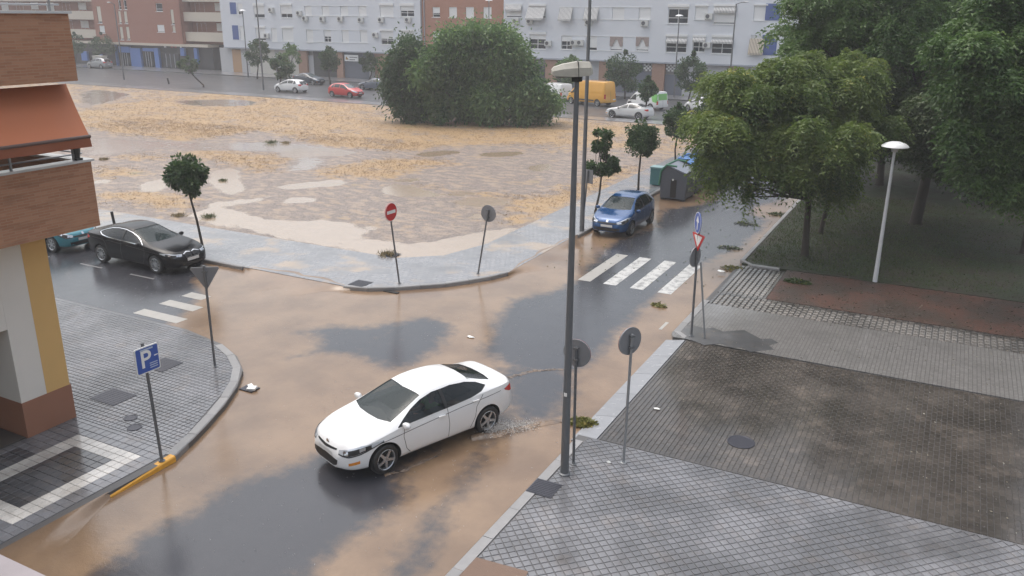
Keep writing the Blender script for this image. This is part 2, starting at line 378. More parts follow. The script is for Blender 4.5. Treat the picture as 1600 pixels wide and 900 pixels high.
def kerb(parent, pts, width, z0, z1, side=1, length=1.0, material=None, name='kerb_stone', gap=.006):
    P = [Vector(p) for p in pts]; acc = [0]
    for a, b in zip(P, P[1:]): acc.append(acc[-1] + (b - a).length)
    def at(d):
        for i in range(len(P) - 1):
            if d <= acc[i + 1] + 1e-9:
                k = (d - acc[i]) / max(acc[i + 1] - acc[i], 1e-9); p = P[i].lerp(P[i + 1], k); return p
        return P[-1]
    def nrm(d):
        t = (at(min(d + .25, acc[-1])) - at(max(d - .25, 0))).normalized(); return Vector((-t.y, t.x)) * side
    n = max(1, round(acc[-1] / length))
    for i in range(n):
        d0, d1 = acc[-1] * i / n + gap, acc[-1] * (i + 1) / n - gap; m = MB()
        o0, o1 = at(d0), at(d1); n0, n1 = nrm(d0), nrm(d1); dz = random.uniform(-.004, .004)
        ring = lambda o, nn: [(o.x, o.y, z0), (o.x, o.y, z1 - .025 + dz), (o.x + nn.x * .022, o.y + nn.y * .022, z1 + dz), (o.x + nn.x * width, o.y + nn.y * width, z1 + dz), (o.x + nn.x * width, o.y + nn.y * width, z0)]
        m.add(ring(o0, n0) + ring(o1, n1), [(k, (k + 1) % 5, 5 + (k + 1) % 5, 5 + k) for k in range(5)] + [(4, 3, 2, 1, 0), (5, 6, 7, 8, 9)])
        if side < 0: m.f = [q[::-1] for q in m.f]
        m.build(name, material or M_KERB, parent)
# ------------------------------------------------------------------ terrain and roads
gr = slab('ground', [(-220, -40), (90, -40), (90, 190), (-220, 190)], -.5, -.06, simple('plain_earth', (.16, .14, .12), .8))
k = 8 / 3
D_ASPH = [
 (PX([(60, 960), (215, 835), (300, 799), (375, 752), (450, 728), (499, 707), (560, 680), (700, 640), (770, 640), (640, 722), (632, 745), (640, 775), (600, 810), (540, 850), (490, 900), (450, 960)]), 1., .6),
 (PX([(742, 698), (765, 712), (745, 748), (715, 790), (690, 850), (650, 900), (620, 960), (565, 960), (600, 900), (640, 850), (665, 800), (705, 765), (725, 735)]), .85, .45),
 (PX([(770, 570), (830, 565), (890, 575), (900, 610), (885, 650), (830, 672), (770, 700), (735, 700), (790, 650)]), .85, .6),
 (PX([(570, 320), (680, 290), (850, 290), (1000, 270), (1130, 255), (1220, 280), (1230, 310), (1180, 370), (1090, 440), (980, 480), (900, 450), (800, 410), (690, 400), (600, 420), (530, 430), (640, 390), (660, 350), (620, 325)], (250, 400), k), .9, .5),
 (PX([(903, 433), (880, 448), (855, 458), (798, 468), (782, 487), (769, 522), (755, 545), (790, 575), (850, 585), (900, 580), (938, 555), (973, 516), (1002, 484), (1027, 462), (1069, 433), (1088, 416), (1142, 395), (1161, 385), (1193, 360), (1196, 344), (1174, 334), (1187, 321), (1228, 312), (1245, 296), (1250, 240), (1150, 230), (1117, 290), (1117, 312), (1085, 321), (1037, 328), (1021, 356), (960, 376), (938, 395), (916, 417)]), 1., .55),
 (PX([(-60, 340), (330, 380), (322, 415), (300, 440), (318, 462), (298, 484), (270, 503), (235, 516), (180, 515), (-60, 500)]), 1., .35),
 ([(-13.2, 48), (-6.6, 46), (-6.6, 75), (-13.2, 75)], 1., .8), ([(-60, 15.6), (-29, 15.6), (-29, 21.6), (-60, 21.6)], 1., .4)]
def mud_road(P):
    dark = np.zeros(len(P))
    for poly, amt, w in D_ASPH: dark = np.maximum(dark, amt * soft(P, poly, w))
    return 1 - dark
grid_sheet('road', -62, -4.4, 1, 71.6, .2, 0.0, M_ROAD, {'mud': mud_road})
# vacant lot
c4, c5 = ((120, 120), 3.2), ((560, 160), 3.2)
L_MUD = [PX([(300, 340), (323, 330), (339, 323), (432, 351), (495, 346), (542, 351), (575, 365), (560, 376), (607, 379), (654, 385), (700, 375), (747, 366), (794, 358), (812, 362), (735, 402), (697, 412), (654, 416), (622, 410), (526, 392), (432, 373), (314, 350)]),
 PX([(1010, 630), (1080, 608), (1210, 612), (1190, 638), (1060, 648)], *c4), PX([(980, 560), (1150, 533), (1330, 520), (1345, 548), (1200, 562), (1050, 574)], *c4),
 PX([(100, 460), (170, 415), (260, 420), (400, 465), (400, 482), (200, 482)], *c5), PX([(460, 508), (580, 483), (720, 488), (780, 515), (640, 532), (520, 527)], *c5),
 PX([(550, 578), (620, 560), (640, 592), (570, 594)], *c5), PX([(680, 470), (830, 465), (800, 520), (850, 550), (830, 592), (740, 604), (700, 560), (650, 540)], *c4),
 PX([(990, 392), (1080, 358), (1380, 373), (1395, 397), (1150, 412), (1030, 412)], *c4), PX([(280, 564), (360, 528), (460, 518), (485, 560), (360, 594)], *c4),
 PX([(260, 267), (400, 248), (520, 248), (500, 264), (350, 284)], *c5), PX([(440, 465), (560, 452), (580, 475), (450, 480)], *c5), PX([(170, 400), (300, 383), (320, 402), (200, 410)], *c5),
 PX([(0, 650), (60, 630), (90, 650), (0, 662)], *c5), PX([(640, 640), (900, 620), (1000, 600), (930, 630), (700, 670)], *c4), PX([(90, 530), (160, 520), (150, 545), (90, 545)], *c4), PX([(590, 262), (800, 250), (830, 272), (640, 282)], *c5), PX([(840, 330), (960, 310), (970, 345), (870, 360)], *c5)]
L_GRASS = [PX([(100, 180), (160, 165), (230, 158), (300, 148), (420, 146), (600, 168), (600, 192), (870, 188), (930, 196), (1000, 200), (960, 225), (900, 232), (700, 228), (620, 240), (560, 235), (490, 232), (440, 210), (400, 205), (350, 217), (280, 224), (230, 217), (135, 207)]),
 PX([(0, 290), (400, 290), (500, 312), (300, 352), (150, 382), (0, 392)], *c5), PX([(590, 472), (700, 458), (850, 490), (1000, 450), (1100, 400), (1330, 330), (1390, 345), (1250, 440), (1000, 550), (850, 612), (720, 628), (670, 585), (800, 540), (680, 492)], *c5),
 PX([(60, 605), (250, 578), (450, 588), (570, 620), (560, 662), (450, 676), (330, 655), (180, 645), (60, 625)], *c4), PX([(550, 380), (800, 373), (1000, 388), (1095, 430), (1000, 482), (850, 494), (780, 455), (650, 425)], *c4),
 PX([(80, 458), (200, 458), (280, 480), (250, 514), (80, 522)], *c4), PX([(200, 403), (450, 393), (490, 432), (300, 434)], *c4), PX([(1210, 470), (1400, 448), (1600, 408), (1640, 520), (1350, 514), (1190, 522)], *c4),
 PX([(250, 430), (330, 420), (400, 435), (330, 452)], *c5)]
L_WATER = [PX([(60, 310), (200, 318), (450, 328), (650, 343), (900, 338), (1050, 328), (1200, 350), (1390, 382), (1000, 387), (700, 372), (520, 372), (480, 352), (200, 394), (60, 404)], *c4),
 PX([(450, 120), (900, 118), (920, 150), (560, 155)], *c4), PX([(20, 60), (300, 90), (180, 130), (20, 160)], *c4), PX([(1080, 420), (1250, 400), (1200, 470), (1040, 480)], *c4)]
def rounded(p, n=2):
    for _ in range(n): p = [q for a, b in zip(p, p[1:] + p[:1]) for q in ((.75 * a[0] + .25 * b[0], .75 * a[1] + .25 * b[1]), (.25 * a[0] + .75 * b[0], .25 * a[1] + .75 * b[1]))]
    return p
L_MUD, L_GRASS, L_WATER = [rounded(p) for p in L_MUD], [rounded(p) for p in L_GRASS], [rounded(p) for p in L_WATER]
def many(polys, w): return lambda P: np.max(np.stack([soft(P, q, w) for q in polys]), 0)
def grassy(P): return np.maximum(many(L_GRASS, 1.1)(P), np.clip((P[:, 1] - 50) / 10, 0, .62))
grid_sheet('vacant_lot', -128, -15.9, 24.9, 69.3, .3, .1, M_LOT, {'mud': many(L_MUD, .4), 'grass': grassy, 'water': many(L_WATER, .9)})
slab('far_street', [(-215, 71.5), (80, 71.5), (80, 91.2), (-215, 91.2)], -.05, .004, M_FARROAD)
slab('far_pavement', [(-215, 91.2), (80, 91.2), (80, 106), (-215, 106)], -.05, .14, M_FARPAVE)
slab('street_edge_pavement', [(-128, 69.3), (-13.4, 69.3), (-13.4, 71.5), (-128, 71.5)], -.05, .14, M_FARPAVE)
# lot pavement (L shape round the corner)
arc = [(-17.6, 21.35), (-16.9, 21.5), (-16.0, 22.1), (-14.7, 23.3), (-13.85, 24.5), (-13.42, 25.6)]
LK = [(-62, 21.4)] + arc + [(-13.38, 69.3)]
lp = slab('corner_pavement', LK + [(-16.0, 69.3), (-16.0, 28.5), (-16.6, 26.2), (-18, 25.0), (-62, 25.0)], -.05, .13, M_LOTPAVE)
kerb(lp, [(-34, 21.33), (-22.2, 21.33)], .16, -.02, .137, 1)
kerb(lp, [(p[0] + .05, p[1] - .05) for p in arc], .16, -.02, .137, 1, .9)
kerb(lp, [(-13.31, 31.6), (-13.31, 62)], .16, -.02, .137, 1)
def silt(pts, out, z, wi=.35, wo=1.3):  # bank of silt where flood water has buried the kerb
    m = MB(); n = len(pts); V = []
    for (x, y), (ox, oy) in zip(pts, out):
        for q in np.linspace(0, 1, 9): w = wi + (-wo - wi) * q; e = q * q * (3 - 2 * q); V.append((x + ox * w, y + oy * w, (z + .004) * (1 - e) + .002 * e))
    m.add(V, [(i * 9 + k, i * 9 + k + 1, i * 9 + k + 10, i * 9 + k + 9) for i in range(n - 1) for k in range(8)]); m.f = [q[::-1] for q in m.f]
    o = m.build('silt_bank', M_ROAD, None, True); o['kind'] = 'structure'; at = o.data.attributes.new('mud', 'FLOAT', 'POINT'); at.data.foreach_set('value', [1.0] * len(o.data.vertices))
sx = np.linspace(-22.2, -17.3, 14)
silt([(x, 21.38) for x in sx], [(0, (.55 + .9 * abs(math.sin(x * 2.1)) * (1 - abs(x + 19.7) / 2.9)) * min(1, min(x + 22.2, -17.3 - x) / 1.1 + .02)) for x in sx], .13)
sy = np.linspace(25.4, 31.7, 16)
silt([(-13.38, y) for y in sy], [(-(.3 + .7 * abs(math.sin(y * 1.7)) * (1 - abs(y - 28.5) / 3.6)) * min(1, min(y - 25.4, 31.7 - y) / 1.1 + .02), 0) for y in sy], .13)
# corner pavement by the brick-balconied building
ARC2 = [(-13.40, 10.2), (-13.45, 10.6), (-13.62, 11.2), (-13.9, 11.9), (-14.3, 12.8), (-14.8, 13.7), (-15.4, 14.5), (-16.2, 15.1), (-17.2, 15.55), (-19.0, 15.9)]
pl = slab('building_corner_pavement', [(-13.4, 1)] + ARC2 + [(-62, 15.9), (-62, 1)], -.05, .118, M_JOINT)
kerb(pl, [(-13.4, 4), (-13.4, 9.0)], .2, -.02, .045, 1, 1.0, simple('drowned_kerb', (.30, .21, .14), .3))
kerb(pl, [(-13.40, 10.55), (-13.62, 11.2), (-13.9, 11.9), (-14.3, 12.8), (-14.8, 13.7), (-15.4, 14.5), (-16.2, 15.1), (-17.2, 15.55)], .22, -.02, .137, 1, .9)
sy = np.linspace(3.0, 8.95, 16)
silt([(-13.42, y) for y in sy], [(-.3 * min(1, (9.0 - y) / 2.2 + .03), 0) for y in sy], .127, .1, 3.2)
M_YEL = simple('worn_yellow_kerb_paint', (.72, .36, .045), .45, var=.3, scale=9)
m = MB(); r = lambda y, h: [(-13.375, y, -.02), (-13.375, y, h - .025), (-13.395, y, h), (-13.53, y, h), (-13.53, y, -.02)]
m.add(r(8.95, .05) + r(9.7, .10) + r(10.53, .137), [(a * 5 + k, a * 5 + (k + 1) % 5, a * 5 + 5 + (k + 1) % 5, a * 5 + 5 + k) for a in (0, 1) for k in range(5)] + [(4, 3, 2, 1, 0), (10, 11, 12, 13, 14)])
m.build('yellow_kerb_stone', M_YEL, pl)
m = MB(); m.box(-13.6, -13.36, 6.75, 7.22, 0, .10); m.build('yellow_kerb_stone', M_YEL, pl)
PLc = [(-13.62, 1)] + [(x - .2, y - .05) for x, y in ARC2[2:]] + [(-24, 15.85), (-24, 1)]
def pickL(x, y):
    if -15.95 < x < -13.95 and 7.35 < y < 10.2:
        if x < -15.55 or x > -14.35 or y < 7.8 or y > 9.8: return M_TILEW
        return M_TILED
    if x > -16.7 and y < 9.2 : return M_TILED if x < -15.95 else M_TILE  # tiles along the wall use the dark material, painting in the building's reflection
    return M_TILE
inb = lambda x, y: x < -16.82 and y < 10.7
near_zone = [(-13.62, 3), (-13.62, 10.7), (-17.5, 10.7), (-17.5, 3)]
pieces(pl, near_zone, (.2, .2), 0, .0045, .13, .03, pickL, 'paving_tile', inb, single=170)
far_zone = [(-13.64, 10.72)] + [(x - .22, y - .05) for x, y in ARC2[2:]] + [(-25, 15.85), (-25, 10.72)]
pieces(pl, far_zone, (.13, .13), 0, .0065, .13, .03, pickL, 'paving_tile', inb, single=130)
# ---- right-hand pavements
pr = slab('near_pavement', [(-6.35, 2), (8, 2), (8, 15.45), (-6.35, 15.45)], -.05, .118, M_JOINT)
kerb(pr, [(-6.35, 4), (-6.35, 15.2)], .22, -.02, .137, -1)
pieces(pr, [(-6.1, 3), (7.5, 3), (7.5, 15.42), (-6.1, 15.42)], (.147, .147), math.pi / 4, .008, .13, .03, lambda x, y: M_TILE, 'paving_tile', lambda x, y: x < -4.6 and y < 10.6 and (y - 10.55) < (x + 5.9) * -.05 - .02)
dv = slab('driveway', [(-5.9, 15.45), (8, 15.45), (8, 22.15), (-5.9, 22.15)], -.05, .105, M_JOINT)
pieces(dv, [(-5.86, 15.47), (7.5, 15.47), (7.5, 22.12), (-5.86, 22.12)], (.11, .21), 0, .004, .117, .025, lambda x, y: M_PAVER, 'paver', None, True)
for i in range(5):
    y0, y1 = 15.32 + i * 1.366, 15.32 + (i + 1) * 1.366 - .012; m = MB()
    m.add([(-6.47, y0, -.02), (-5.92, y0, -.02), (-5.92, y0, .118), (-6.47, y0, .022), (-6.47, y1, -.02), (-5.92, y1, -.02), (-5.92, y1, .118), (-6.47, y1, .022)], [(0, 1, 2, 3), (4, 7, 6, 5), (3, 2, 6, 7), (0, 3, 7, 4), (1, 5, 6, 2), (0, 4, 5, 1)])
    m.build('apron_slab', M_APRON, dv)
kc = [(-5.95, 22.19), (-6.2, 22.2), (-6.38, 22.32), (-6.43, 22.55), (-6.43, 25.9)]
pb = slab('crossing_pavement', [(-6.42, 22.5), (-6.3, 22.2), (8, 22.16), (8, 25.62), (-6.42, 25.62)], -.05, .128, M_STRIP)
kerb(pb, kc, .22, -.02, .14, -1, .8)
zg = PX([(110, 255), (170, 170), (260, 180), (330, 195), (400, 215), (480, 205), (580, 245), (790, 230), (960, 320), (1060, 315), (1130, 355), (1040, 385), (1090, 425), (850, 450), (760, 405), (650, 405), (560, 365), (390, 380), (270, 335), (190, 315)], (1040, 480), 6.43, .13)
slab('zigzag_mosaic', zg, .12, .133, M_ZIG, parent=pb)
cb = slab('cobbled_strip', [(-6.4, 25.62), (8, 25.62), (8, 27.1), (-4.65, 27.1), (-4.65, 30.65), (-6.4, 30.65)], -.05, .058, M_JOINT)
pieces(cb, [(-6.2, 25.66), (7.5, 25.66), (7.5, 27.06), (-6.2, 27.06)], (.17, .24), 0, .011, .09, .06, lambda x, y: M_COBBLE, 'cobble', None, True, 150, .025)
pieces(cb, [(-6.25, 27.08), (-4.67, 27.08), (-4.67, 30.6), (-6.25, 30.6)], (.17, .24), 0, .011, .09, .06, lambda x, y: M_COBBLE, 'cobble', None, True, 140, .025)
slab('park_path', [(-4.65, 27.1), (12, 27.1), (12, 30.9), (-4.65, 30.9)], -.05, .098, M_RED)
slab('tree_pit', PX([(733, 868), (825, 893), (800, 960), (640, 960)], z=.13), .1, .135, simple('pit_earth', (.16, .10, .07), .6, bump=.6))
pk = slab('park', [(-6.3, 30.8), (60, 30.8), (60, 69.5), (-6.3, 69.5)], -.05, .12, M_PARK)
kerb(pk, [(-4.9, 30.62), (-6.2, 30.62), (-6.42, 30.75), (-6.45, 31.0), (-6.45, 64)], .16, -.02, .15, -1)
slab('park_edge_pavement', [(-6.4, 69.5), (60, 69.5), (60, 71.5), (-6.4, 71.5)], -.05, .13, M_FARPAVE)
# ---- road markings
rm = bpy.data.objects['road']
for i, x in enumerate((-11.03, -10.07, -9.08, -8.09)):
    slab('crossing_stripe', [(x, 26.25), (x + .47, 26.25), (x + .47, 30.1), (x, 30.1)], .001, .0045 , M_MARK if i else M_MARKM, parent=rm)
for i, (y, x1) in enumerate(((16.3, -19.9), (17.3, -20.3), (18.2, -20.9))):
    slab('crossing_stripe', [(-21.8, y), (x1, y), (x1, y + .44), (-21.8, y + .44)], .001, .0045, M_MARKM if i else M_MARKM, parent=rm)
for x in (-33, -30, -27, -24.3): slab('bay_line', [(x - 1.0, 19.0), (x + .2, 19.0), (x + .2, 19.08), (x - 1.0, 19.08)], .001, .004, simple('faded_bay_paint', (.20, .195, .195), .35, var=.5, scale=7), parent=rm)
slab('bay_line', [(-6.95, 22.9), (-6.85, 22.9), (-6.85, 23.6), (-6.95, 23.6)], .001, .004, M_MARKM, parent=rm)
# ---- covers set into the paving
M_IRON = simple('cast_iron', (.055, .055, .068), .35, .6, .2, 12, .4)
def cover(label, name, cx, cy, z, sx, sy=None, round_=False, rz=0.):
    m = MB()
    if round_:
        m.lathe([(sx, 0), (sx, .012), (sx - .03, .016), (sx - .04, .010), (0.001, .010)], 28)
    else:
        m.box(-sx, sx, -sy, sy, 0, .010)
        for i in range(-4, 5):
            m.box(-sx * .9, sx * .9, i * sy * .21 - .008, i * sy * .21 + .008, .010, .014)
    o = m.build(name, M_IRON, None, loc=(cx, cy, z)); o.rotation_euler.z = rz; return tag(o, label, 'manhole cover')
for (u, v), lb, nm, a, bb, rd, z in (((850, 763), 'dark square cover at the foot of the tall street lamp beside the kerb', 'square_cover', .27, .27, 0, .131), ((177, 620), 'dark square ribbed cover behind the blue parking sign post', 'square_cover', .42, .33, 0, .131),
    ((255, 570), 'square cover beside the blue parking sign panel on the corner pavement', 'square_cover', .35, .35, 0, .131), ((204, 653), 'farther of two small round covers left of the parking sign post', 'round_cover', .15, 0, 1, .131),
    ((210, 668), 'nearer of two small round covers left of the parking sign post', 'round_cover', .16, 0, 1, .131), ((1158, 690), 'round dark manhole cover in the paved driveway', 'round_cover', .30, 0, 1, .118), ((610, 398), 'pale grey cover at the muddy edge of the waste ground pavement', 'square_cover', .3, .3, 0, .131), ((563, 443), 'cover in the pavement beside the no entry sign', 'square_cover', .3, .3, 0, .131)):
    x, y = G(u, v, .13); cover(lb, nm, x, y, z, a, bb, rd)
# ------------------------------------------------------------------ buildings
M_WALL = simple('pale_grey_render', (.68, .70, .745), .8, var=.05, scale=.7)
M_WHITE = simple('white_frame', (.78, .78, .78), .5, var=.05)
M_GLASS = glass_dark('window_glass', (.03, .035, .045)); M_BLUE = simple('blue_shutter', (.055, .10, .30), .5)
M_GREYBAND = simple('grey_trim', (.38, .40, .45), .7); M_ACW = simple('air_conditioner_casing', (.62, .62, .60), .5); M_ACD = simple('air_conditioner_grille', (.10, .10, .11), .6)
def m_slats(name, c, pitch=.05, axis=2, dark=.72):
    m, t, b = mat(name); N = NT(t); sp = N.n('ShaderNodeSeparateXYZ', i_Vector=N.obj())
    w = N.math('FRACT', N.math('DIVIDE', sp.outputs[axis], pitch)); e = N.ramp(w, .75, .95)
    N.set(b, Base_Color=N.mix(e, c, tuple(x * dark for x in c)), Roughness=.5, Normal=N.bump(w, .3, .01)); return m
M_SHUT = m_slats('white_roller_shutter', (.80, .80, .80)); M_GARAGE = m_slats('slate_grey_garage_door', (.155, .17, .21), .12); M_CREAMSH = m_slats('cream_roller_door', (.60, .58, .53), .12)
M_GARW = m_slats('pale_grey_garage_door', (.50, .51, .54), .15)
def m_stripe(name, a, bcol, pitch=.16, axis=0):
    m, t, b = mat(name); N = NT(t); sp = N.n('ShaderNodeSeparateXYZ', i_Vector=N.obj())
    w = N.math('GREATER_THAN', N.math('FRACT', N.math('DIVIDE', sp.outputs[axis], pitch)), .5)
    N.set(b, Base_Color=N.mix(w, a, bcol), Roughness=.8); return m
M_AWN = m_stripe('grey_white_striped_canvas', (.72, .71, .69), (.22, .22, .23)); M_AWN2 = m_stripe('cream_striped_canvas', (.62, .56, .46), (.20, .16, .13))
M_CURT = simple('patterned_curtain', (.34, .27, .25), .9, var=.6, scale=14)
def m_brick(name, c0, c1, mort, bw=.25, rh=.06, ms=.008, xaxis=0, patch=.0):
    m, t, b = mat(name); N = NT(t); p = N.pos(); sp = N.n('ShaderNodeSeparateXYZ', i_Vector=p)
    cb = N.n('ShaderNodeCombineXYZ'); t.links.new(sp.outputs[xaxis], cb.inputs[0]); t.links.new(sp.outputs[2], cb.inputs[1])
    br = N.n('ShaderNodeTexBrick'); t.links.new(cb.outputs[0], br.inputs['Vector'])
    for k, v in (('Scale', 1), ('Brick Width', bw), ('Row Height', rh), ('Mortar Size', ms), ('Mortar Smooth', .3), ('Bias', -.1)): br.inputs[k].default_value = v
    br.inputs['Color1'].default_value = c0 + (1,); br.inputs['Color2'].default_value = c1 + (1,); br.inputs['Mortar'].default_value = mort + (1,)
    s = N.n('ShaderNodeMapping', i_Vector=cb.outputs[0]); s.inputs['Scale'].default_value = (.8, 4, 1)
    c = br.outputs['Color']
    if patch: c = N.mix(N.math('MULTIPLY', N.ramp(N.noise(1.6, 5, s.outputs[0]), .50, .68), patch), c, tuple(x * .55 for x in c0))
    N.set(b, Base_Color=c, Roughness=.65, Normal=N.bump(br.outputs['Fac'], -.4, .01)); return m
M_BRICK_N = m_brick('long_thin_brown_brick', (.36, .165, .09), (.44, .225, .13), (.40, .24, .155), .26, .055, .006, 1, .38)
M_BRICK_NE = m_brick('long_thin_brown_brick_end', (.36, .165, .09), (.44, .225, .13), (.40, .24, .155), .26, .055, .006, 0, .38)
M_BRICK_F = m_brick('red_facing_brick', (.30, .115, .075), (.34, .14, .095), (.32, .17, .13)); M_BRICK_O = m_brick('orange_red_brick', (.36, .155, .095), (.40, .185, .12), (.40, .24, .18))
M_BRICK_G = m_brick('ground_floor_brick', (.33, .18, .12), (.38, .22, .16), (.38, .28, .23))
def wall_open(parent, name, material, x0, x1, z0, z1, y, rects, depth=.18):
    """a wall in the x-z plane facing -y with real openings and their reveals"""
    xs = sorted(set([x0, x1] + [min(max(r[k], x0), x1) for r in rects for k in (0, 1)])); zs = sorted(set([z0, z1] + [min(max(r[k], z0), z1) for r in rects for k in (2, 3)]))
    m = MB()
    for a, b in zip(xs, xs[1:]):
        run = None
        for c, d in zip(zs, zs[1:]):
            cx, cz = (a + b) / 2, (c + d) / 2; hole = any(r[0] < cx < r[1] and r[2] < cz < r[3] for r in rects)
            if not hole: m.add([(a, y, c), (b, y, c), (b, y, d), (a, y, d)], [(0, 1, 2, 3)])
    for a, b, c, d in rects:
        m.add([(a, y, c), (b, y, c), (b, y, d), (a, y, d), (a, y + depth, c), (b, y + depth, c), (b, y + depth, d), (a, y + depth, d)], [(0, 4, 5, 1), (1, 5, 6, 2), (2, 6, 7, 3), (3, 7, 4, 0)])
    return m.build(name, material, parent)
def window(parent, x0, x1, z0, z1, y, shut=1.0, box=.0, mull=1, fm=None, sm=None):
    f = MB(); w = .06; yf = y + .10
    f.box(x0, x0 + w, yf, yf + .07, z0, z1); f.box(x1 - w, x1, yf, yf + .07, z0, z1); f.box(x0 + w, x1 - w, yf, yf + .07, z0, z0 + w); f.box(x0 + w, x1 - w, yf, yf + .07, z1 - w, z1)
    if mull: f.box((x0 + x1) / 2 - .03, (x0 + x1) / 2 + .03, yf, yf + .06, z0 + w, z1 - w)
    if (z1 - z0) * (1 - shut) > .4: f.box(x0 + w, x1 - w, yf + .003, yf + .062, z0 + (z1 - z0) * .3 - .03, z0 + (z1 - z0) * .3 + .03)
    o = f.build('window', fm or M_WHITE, parent)
    MB().box(x0 + .01, x1 - .01, yf + .075, yf + .09, z0 + .01, z1 - .01).build('pane', M_GLASS, o)
    if shut > 0: MB().box(x0 + .03, x1 - .03, yf - .035, yf - .008, z1 - (z1 - z0) * shut, z1 - .005).build('shutter', sm or M_SHUT, o)
    if box: MB().box(x0 - .06, x1 + .06, y - .10, y + .08, z1 - box, z1 + .04).build('shutter_box', M_WHITE, o)
    MB().box(x0 - .08, x1 + .08, y - .07, y + .10, z0 - .07, z0 - .004).build('sill', M_WHITE, o)
    return o
def aircon(parent, x, z, y, w=.85, h=.6):
    m = MB(); m.box(x - w / 2, x + w / 2, y - .38, y - .04, z - h / 2, z + h / 2); m.box(x - w / 2 + .05, x - w / 2 + .1, y - .4, y - .01, z - h / 2 - .06, z - h / 2); m.box(x + w / 2 - .1, x + w / 2 - .05, y - .4, y - .01, z - h / 2 - .06, z - h / 2)
    o = m.build('air_conditioner', M_ACW, parent); MB().lathe([(.001, 0), (.22, 0), (.22, -.015), (.001, -.015)], 16, (x - .1, y - .39, z), 'y').build('fan_grille', M_ACD, o)
def awning(parent, x0, x1, z1, z0, y, out, material):
    m = MB(); m.add([(x0, y - .05, z1), (x1, y - .05, z1), (x1, y - out, z0), (x0, y - out, z0), (x0, y - .05, z1 - .03), (x1, y - .05, z1 - .03), (x1, y - out, z0 - .03), (x0, y - out, z0 - .03)], [(0, 3, 2, 1), (4, 5, 6, 7), (3, 7, 6, 2), (0, 4, 7, 3), (1, 2, 6, 5), (0, 1, 5, 4)])
    m.box(x0, x1, y - out - .02, y - out + .01, z0 - .22, z0 - .03); return m.build('awning', material, parent)
TF = 95.5
def FR(crop, x0, y0, x1, y1, t=TF):
    ox, k = crop; a = onY(ox + x0 / k, y0 / k, t); b = onY(ox + x1 / k, y1 / k, t); return (a[0], b[0], b[1], a[1])
A, B, C = (330, 4.), (640, 4.), (900, 4.)
def block(name, label, x0, x1, wins, bands, acs, awns, blues, ground, side=True):
    b = thing(name, label, 'building'); y = TF
    H0, H1 = 3.78, 13.6
    rr = [w[0] for w in wins] + [r for r in blues]
    # storey above the picture's edge repeats the windows below it
    wins = wins + [((w[0][0], w[0][1], w[0][2] + 2.95, w[0][3] + 2.95), w[1], w[2], w[3]) for w in wins if w[0][2] > 7]
    rr = [w[0] for w in wins]
    wall_open(b, 'wall', M_WALL, x0, x1, H0, H1, y, rr)
    m = MB(); m.box(x0, x1, y + .19, y + 11, H0 + .001, H1 - .001); m.build('core', M_WALL, b)
    MB().box(x0 - .05, x1 + .05, y - .05, y + 11.05, H1, H1 + .35).build('parapet', M_GREYBAND, b)
    MB().box(x0 - .01, x1 + .01, y - .035, y + .5, H0 - .16, H0 + .012).build('soffit_edge', M_GREYBAND, b)
    for r, sh, bx, mu in wins: window(b, *r, y, sh, bx, mu)
    for r in blues: MB().box(r[0], r[1], y - .04, y + .02, r[2], r[3]).build('blue_panel', M_BLUE, b)
    for (a, c, d, e) in bands:
        mb = MB(); w = .05
        for q in ((a - .05, c + .05, d - .1, d - .04), (a - .05, c + .05, e + .05, e + .09)): mb.box(q[0], q[1], y - .045, y - .002, q[2], q[3])
        mb.build('window_band', M_WHITE, b)
    for x, z in acs: aircon(b, x, z, y)
    for r, mt, out, dz in awns: awning(b, r[0], r[1], r[3], r[3] - (r[3] - r[2]) * dz, y, out, mt)
    yg = y + .55
    for (gx0, gx1, kind, z0, z1) in ground:
        mt = {'brick': M_BRICK_G, 'garage': M_GARAGE, 'cream': M_CREAMSH, 'white': M_GARW, 'tan': simple('tan_door', (.44, .27, .15), .6), 'dark': simple('dark_shopfront', (.06, .065, .07), .4), 'wall': simple('pale_ground_floor_wall', (.47, .47, .48), .8), 'glass': M_GLASS, 'lattice': M_WHITE}[kind]
        nm = {'brick': 'pier', 'garage': 'garage_door', 'cream': 'roller_door', 'white': 'roller_door', 'tan': 'door', 'dark': 'shopfront', 'wall': 'ground_floor_wall', 'glass': 'shop_window', 'lattice': 'lattice_vent'}[kind]
        out = {'brick': .35, 'glass': .06, 'lattice': .10}.get(kind, .0)
        if kind == 'lattice':
            mb = MB(); n = max(4, int((gx1 - gx0) / .2))
            for i in range(n):
                for j in range(4):
                    if (i + j) % 2: mb.box(gx0 + (gx1 - gx0) * i / n, gx0 + (gx1 - gx0) * (i + 1) / n, yg - .1, yg - .02, z0 + (z1 - z0) * j / 4, z0 + (z1 - z0) * (j + 1) / 4)
            mb.build(nm, mt, b)
        else: MB().box(gx0, gx1, yg - out, yg + .2, z0, z1).build(nm, mt, b)
    MB().box(x0 + .02, x1 - .02, yg + .21, yg + 9, .1, H0 - .17).build('ground_floor_core', simple('ground_core', (.30, .29, .29), .8), b)
    return b
row = lambda crop, ys, xs, sh, bx=0, mu=0: [(FR(crop, a, ys[0], c, ys[1]), sh, bx, mu) for a, c in xs]
wl = []
wl += row(A, (22, 112), [(262, 335)], .75, .3) + row(A, (22, 112), [(430, 508)], .72, .25, 1) + row(A, (38, 98), [(582, 630), (690, 740), (805, 857), (920, 972)], 1.) + row(A, (21, 104), [(1052, 1140)], 1., .25) + row(A, (22, 105), [(1180, 1268)], .55, .28, 1)
